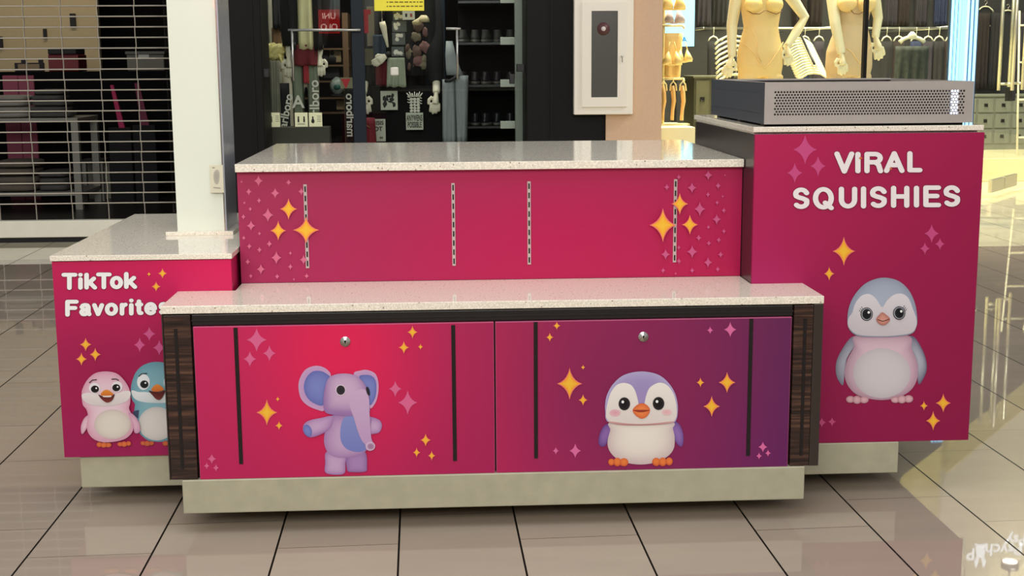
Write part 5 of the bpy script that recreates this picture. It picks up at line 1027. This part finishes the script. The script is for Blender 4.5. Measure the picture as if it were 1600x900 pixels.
# dark partition right of the hoodie and grey jeans
x0, x1, z0, z1 = rect(664, 30, 694, -60, 7.35); mb = MB(); x0 = at(664, 50, 7.6).x; x1 = at(696, 50, 7.6).x; mb.box(x0, x1, 7.62, 7.68, 0, 3.0, bev=.005); tag(mb.build('navy_slab', navy), 'dark navy upright partition behind the hoodie', 'slab')  # plain tall navy board filling the dark band beside the hoodie
a0, a1, b0, b1 = rect(684, 222, 690, 139, 7.35); mb = MB(); mb.box(a0, a1, 7.3, 7.34, 0, b1); tag(mb.build('wooden_post', mat('orange_brown_wood', (142, 88, 44), .6, noise_amt=.1)), 'narrow orange-brown wooden post left of the grey jeans', 'post')
je = thing('grey_jeans', 'pale grey jeans with a black belt hanging in front of the shoe shelves', 'jeans', (at(712, 215, 6.65).x, 6.65, at(712, 215, 6.65).z)); jm = mat('pale_grey_denim', (138, 144, 146), .85, noise_amt=.14, nscale=12); k = S(6.65)
q = lambda x, y, dy=0: (at(x, y, 6.65).x, 6.65+dy, at(x, y, 6.65).z)
e = MB(); e.rings([(q(702, 68)[0], 6.65, q(0, 68)[2], 5*k, .03), (q(704, 90)[0], 6.65, q(0, 90)[2], 8*k, .05), (q(708, 112)[0], 6.65, q(0, 112)[2], 11*k, .06), (q(711, 122)[0], 6.65, q(0, 122)[2], 13*k, .065)][::-1], 0, 20); e.build('rolled_top', jm, je)
e = MB()
garment(je, 'leg', jm, 691, 124, 712, 222, 6.65, .06, waves=1.3, amp=.014, taper=1.1, sd=.5); garment(je, 'leg', jm, 709, 118, 733, 222, 6.66, .06, waves=1.3, amp=.014, taper=.75, sd=2)
e = MB(); e.tube([q(695, 126, -.06), q(703, 126, -.085), q(712, 121, -.08), q(716, 117, -.05)], .012, seg=8, flat=.5); e.build('belt', rubber, je)
e = MB(); e.tube([q(714, 45, .02), q(714, 116, .0)], .006); e.build('hanging_rod', steel, je)
# shoe shelves
shf = thing('shoe_shelves', 'dark shoe shelves with pale end brackets at the right of the middle shop', 'shelves', (at(770, 200, 6.9).x, 6.9, 0)); dsh = mat('dark_glass_shelf', (36, 38, 40), .3)
pale = mat('pale_bracket', (198, 202, 190), .5)
for py in (5, 70, 136, 201):
    a0, a1, b0, b1 = rect(716, py, 806, py-4, 6.78); mb = MB(); mb.box(a0, a1, 6.78, 7.2, b0, b1); mb.build('shelf', dsh, shf)
    a0, a1, b0, b1 = rect(782, py, 806, py-12, 6.76); mb = MB(); mb.box(a0, a1, 6.75, 6.778, b0, b1, bev=.003); mb.build('bracket', pale, shf)
a0, a1, b0, b1 = rect(806, 222, 821, 0, 6.5); mb = MB(); mb.box(a0, a1+.04, 6.5, 6.6, 0, 3.0); mb.build('upright', steelgrey, shf)
mb = MB(); x0 = at(716, 60, 7.2).x; x1 = at(806, 60, 7.2).x; mb.box(x0, x1, 7.2, 7.22, 0, 3.0); mb.build('back_panel', darkw, shf)
shoes = [mat('grey_brown_suede', (66, 64, 62), .8, noise_amt=.5, nscale=16), mat('plum_black_leather', (44, 34, 40), .5, noise_amt=.4, nscale=14), mat('black_leather', (30, 30, 34), .4, noise_amt=.4, nscale=14)]
shoe_sole = mat('pale_sole', (96, 94, 88), .6)
def shoe(label, loc, rz, m, group):
    t_ = thing('sneaker', label, 'shoe', (0, 0, 0), group)
    e = MB(); e.rings([(0, 0, 0, .13, .045), (0, 0, .012, .133, .048), (0, 0, .026, .13, .045)], 0, 20); e.build('sole', shoe_sole, t_)
    e = MB(); e.rings([(0, 0, .026, .126, .043), (-.005, 0, .045, .12, .042), (-.03, 0, .065, .085, .036), (-.05, 0, .085, .055, .032), (-.062, 0, .105, .044, .03), (-.064, 0, .112, .04, .027)], 0, 20); e.build('upper', m, t_)
    e = MB(); e.rings([(-.064, 0, .1, .03, .018), (-.064, 0, .1125, .03, .018)], 0, 14); e.build('opening', rubber, t_)
    e = MB()
    for i in range(4): e.tube([(.02-i*.017, -.02, .058+i*.011), (.02-i*.017, 0, .07+i*.011), (.02-i*.017, .02, .058+i*.011)], .003, seg=5)
    e.build('laces', shoe_sole, t_); t_.location = loc; t_.rotation_euler.z = rz; return t_
prot = {}
names = {70: 'upper', 136: 'middle', 201: 'lowest'}
for py, mi in ((70, 0), (136, 1), (201, 2)):
    for j, px in enumerate((725, 743, 761, 779, 797)):
        p = at(px, py-5, 6.93); loc = (p.x, 6.93+.03*(j % 2), at(760, py-4, 6.78).z+.0005); lb = f'dark laced sneaker on the {names[py]} shoe shelf, {ORD[j]} from the left'
        if py not in prot: prot[py] = shoe(lb, loc, .9, shoes[mi], f'sneakers on the {names[py]} shelf'); o = prot[py]
        else: o = copy_tree(prot[py])
        o.location = loc; o.scale = (.85,)*3; o.rotation_euler.z = 1.4+.12*math.sin(j*2); o['label'] = lb

# ---- left shop behind the shutter
YT2 = 8.25; wt = mat('white_table_metal', (150, 148, 136), .5)
tb = thing('display_table', 'white square-legged display table behind the shutter with folded clothes on it', 'table', (at(60, 188, YT2).x, YT2+.3, 0)); x1 = at(121, 188, YT2).x; x0 = x1-1.5; zt = at(60, 185, YT2).z
mb = MB(); mb.box(x0, x1, YT2, YT2+.7, zt-.035, zt, bev=.003); mb.build('tabletop', wt, tb)
for xx in (x0, x1-.06):
    for yy in (YT2, YT2+.64): mb = MB(); mb.box(xx, xx+.06, yy, yy+.06, 0, zt-.035); mb.build('leg', wt, tb)
mb = MB(); mb.box(x0, x1, YT2+.02, YT2+.68, .12, .15); mb.build('lower_shelf', wt, tb)
tb2 = thing('nesting_table', 'smaller dim white table standing to the right of the display table', 'table', (at(150, 260, YT2+.7).x, YT2+.85, 0)); xa_, xb_ = at(125, 255, YT2+.7).x, at(160, 255, YT2+.7).x; z2 = at(150, 250, YT2+.7).z
mb = MB(); mb.box(xa_, xb_, YT2+.7, YT2+1.0, z2-.03, z2); mb.build('tabletop', mat('dark_table_wood', (44, 38, 34), .6), tb2)
for xx in (xa_, xb_-.05):
    for yy in (YT2+.7, YT2+.95): mb = MB(); mb.box(xx, xx+.05, yy, yy+.05, 0, z2-.03); mb.build('leg', wt, tb2)
gr = [mat('light_grey_knit', (150, 146, 136), .9, noise_amt=.2, nscale=14), mat('dim_grey_knit', (84, 82, 78), .9, noise_amt=.25, nscale=14), mat('taupe_knit', (110, 100, 88), .9, noise_amt=.2, nscale=14), mat('black_knit', (32, 30, 32), .9)]
def fold(label, px, py, w_, h_, Y, m, nm='folded_garment', sup=None, cat='folded clothes', grp=None, d=.16):
    p = at(px, py, Y); z_ = p.z if sup is None else sup; e = MB(); soft(e, (p.x, Y, z_+h_/2), (w_/2, d, h_/2*.93), .45, .06, sd=px); return tag(e.build(nm, m), label, cat, grp)
LV = {4: ['lowest', 'second from the bottom', 'third from the bottom', 'topmost'], 5: ['lowest', 'second from the bottom', 'in the middle', 'fourth from the bottom', 'topmost'], 3: ['lowest', 'in the middle', 'topmost']}
for i in range(4): fold('light grey folded garment on the display table, '+LV[4][i], 20+(i % 2)*2, 180, .38-.02*i, .05, YT2+.25, gr[0], sup=zt+.001+i*.049, grp='light grey pile on the table')
for i in range(5): fold('dim grey folded garment on the display table, '+LV[5][i], 84-(i % 2)*3, 180, .36-.025*i, .05, YT2+.25, gr[1], sup=zt+.001+i*.049, grp='dim grey pile on the table')
for i in range(4): fold('taupe folded garment on the lower table shelf, '+LV[4][i], 24+(i % 2)*3, 180, .36, .07, YT2+.25, gr[2], sup=.151+i*.069, grp='taupe pile on the lower shelf', d=.2)
for i in range(3): fold('dim grey folded garment on the lower table shelf, '+LV[3][i], 84, 180, .26, .06, YT2+.3, gr[1], sup=.151+i*.059, grp='grey pile on the lower shelf', d=.2)
# counter with boxes
ctz = at(60, 112, 9.3).z; mb = MB(); mb.box(-6.0, at(262, 110, 9.3).x, 9.3, 9.8, 0, ctz-.001); tag(mb.build('dark_counter', mat('black_counter', (11, 10, 11), .8, spec=.1)), 'long black counter at the back of the left shop', 'counter')
rdb = thing('red_case', 'dark red case with a black lid on the back counter of the left shop', 'case', (at(98, 110, 9.4).x, 9.4, ctz)); a0, a1, b0, b1 = rect(76, 110, 122, 85, 9.4); e = MB(); e.box(a0, a1, 9.4, 9.7, ctz, b1, bev=.01); e.build('body', mat('deep_red_case', (112, 24, 34), .4), rdb); a0, a1, c0, c1 = rect(75, 85, 119, 75, 9.4); e = MB(); e.box(a0, a1, 9.39, 9.71, b1, c1, bev=.01); e.build('lid', bx, rdb)
bi = thing('storage_bin', 'translucent grey storage bin with a white label on the back counter', 'bin', (at(228, 110, 9.4).x, 9.4, ctz)); a0, a1, b0, b1 = rect(199, 110, 256, 80, 9.4); e = MB(); e.box(a0, a1, 9.4, 9.7, ctz, b1-.03, bev=.01); e.build('tub', mat('grey_translucent_plastic', (110, 108, 98), .3), bi)
e = MB(); e.box(a0-.01, a1+.01, 9.39, 9.71, b1-.03, b1, bev=.006); e.build('lid', mat('grey_lid_plastic', (92, 92, 86), .3), bi); a0, a1, b0, b1 = rect(216, 92, 232, 82, 9.39); e = MB(); e.box(a0, a1, 9.396, 9.4, b0, b1); e.build('label_card', mat('white_label', (200, 200, 192), .5), bi)
fr = thing('picture_frame', 'black frame with a tan picture standing on the back counter at the left', 'frame', (at(46, 110, 9.4).x, 9.4, ctz)); a0, a1, b0, b1 = rect(23, 110, 68, 98, 9.4); e = MB(); e.box(a0, a1, 9.4, 9.43, ctz, b1, bev=.004)
for px in (36, 63): q0, q1, r0, r1 = rect(px-3, 99, px+3, 93, 9.4); e.box(q0, q1, 9.4, 9.43, r0, r1)
e.build('frame', bx, fr); a0, a1, b0, b1 = rect(28, 108, 61, 100, 9.39); e = MB(); e.box(a0, a1, 9.395, 9.4, b0, b1); e.build('picture', tn, fr)
pk = mat('dusty_pink_board', (150, 70, 92), .7); mg = mat('magenta_board', (190, 30, 92), .6); dmg = mat('dim_magenta_board', (116, 24, 62), .6)
for (x0, x1, y0, y1, Y, m, lb) in ((5, 27, 118, 143, 9.1, pk, 'dusty pink board left of its twin below the back counter'), (30, 52, 118, 150, 9.1, pk, 'dusty pink board right of its twin below the back counter')):
    a0, a1, b0, b1 = rect(x0, y1, x1, y0, Y); e = MB(); e.box(a0, a1, Y, Y+.03, 0, b1, bev=.004); tag(e.build('pink_board', m), lb, 'board')
for (xt, xb_, wt_, y0, y1, Y, m, lb) in ((172, 190, 10, 133, 200, 8.9, mg, 'bright magenta slanting board behind the shutter'), (210, 226, 14, 130, 196, 8.9, dmg, 'dim magenta slanting board nearer the white column')):
    q = [at(xt, y0, Y), at(xt+wt_*.5, y0, Y), at(xb_+wt_*.5, y1, Y), at(xb_-wt_*.4, y1, Y)]; e = MB(); e.add([v for v in q]+[v+Vector((0, .03, 0)) for v in q], [(0, 3, 2, 1), (4, 5, 6, 7), (0, 1, 5, 4), (1, 2, 6, 5), (2, 3, 7, 6), (3, 0, 4, 7)]); z0_ = q[2].z
    o = tag(e.build('slanting_board', m), lb, 'board'); e = MB(); e.box(q[2].x-.15, q[2].x+.05, Y, Y+.06, 0, z0_+.002); WORLD[o.name] = WORLD[o.name]; e.build('support', gr[3], o)
for (x0, y0, x1, y1, nm, lb, ct) in ((110, 21, 117, 42, 'wall_phone', 'small black wall phone on the tan wall of the left shop', 'phone'), (68, 45, 72, 60, 'wall_switch', 'narrow black switch on the tan wall of the left shop', 'switch'), (-6, 57, 3, 75, 'wall_box', 'black wall box cut by the left edge of the photo', 'box')):
    a0, a1, b0, b1 = rect(x0, y1, x1, y0, 10.37); e = MB(); e.box(a0, a1, 10.36, 10.4, b0, b1, bev=.004); tag(e.build(nm, bx), lb, ct)

# ---- lit signs on the other side of the mall, behind the camera; the shop glass mirrors them
red = mat('lit_red', (214, 34, 30), .5, emit=6); wl = mat('lit_white', (250, 215, 200), .5, emit=10)
vy = 6.13*2+8.0
def mirrored_sign(x0, y0, x1, y1, txt, label, size):
    a_, b_ = at(x0, y0, vy), at(x1, y1, vy); t_ = thing('red_wall_sign', label, 'sign', ((a_.x+b_.x)/2, -8, b_.z)); e = MB(); e.box(a_.x, b_.x, -8.06, -8, b_.z, a_.z); e.build('sign_panel', red, t_)
    for i, ln in enumerate(txt):
        o = text('lettering', ln, size, wl, ((a_.x+b_.x)/2, -7.996, b_.z+(a_.z-b_.z)*(.72-.46*i)), t_, mirror=True); 
mirrored_sign(497, 15, 531, 52, ('UNI', 'QLO'), 'small lit red square sign with white letters, mirrored in the middle window', .14)
mb = MB(); mb.box(-9, 12, -8.3, -8.06, 0, 3.2); struct(mb.build('wall_rear', mat('rear_shopfront_grey', (96, 90, 84), .7)))
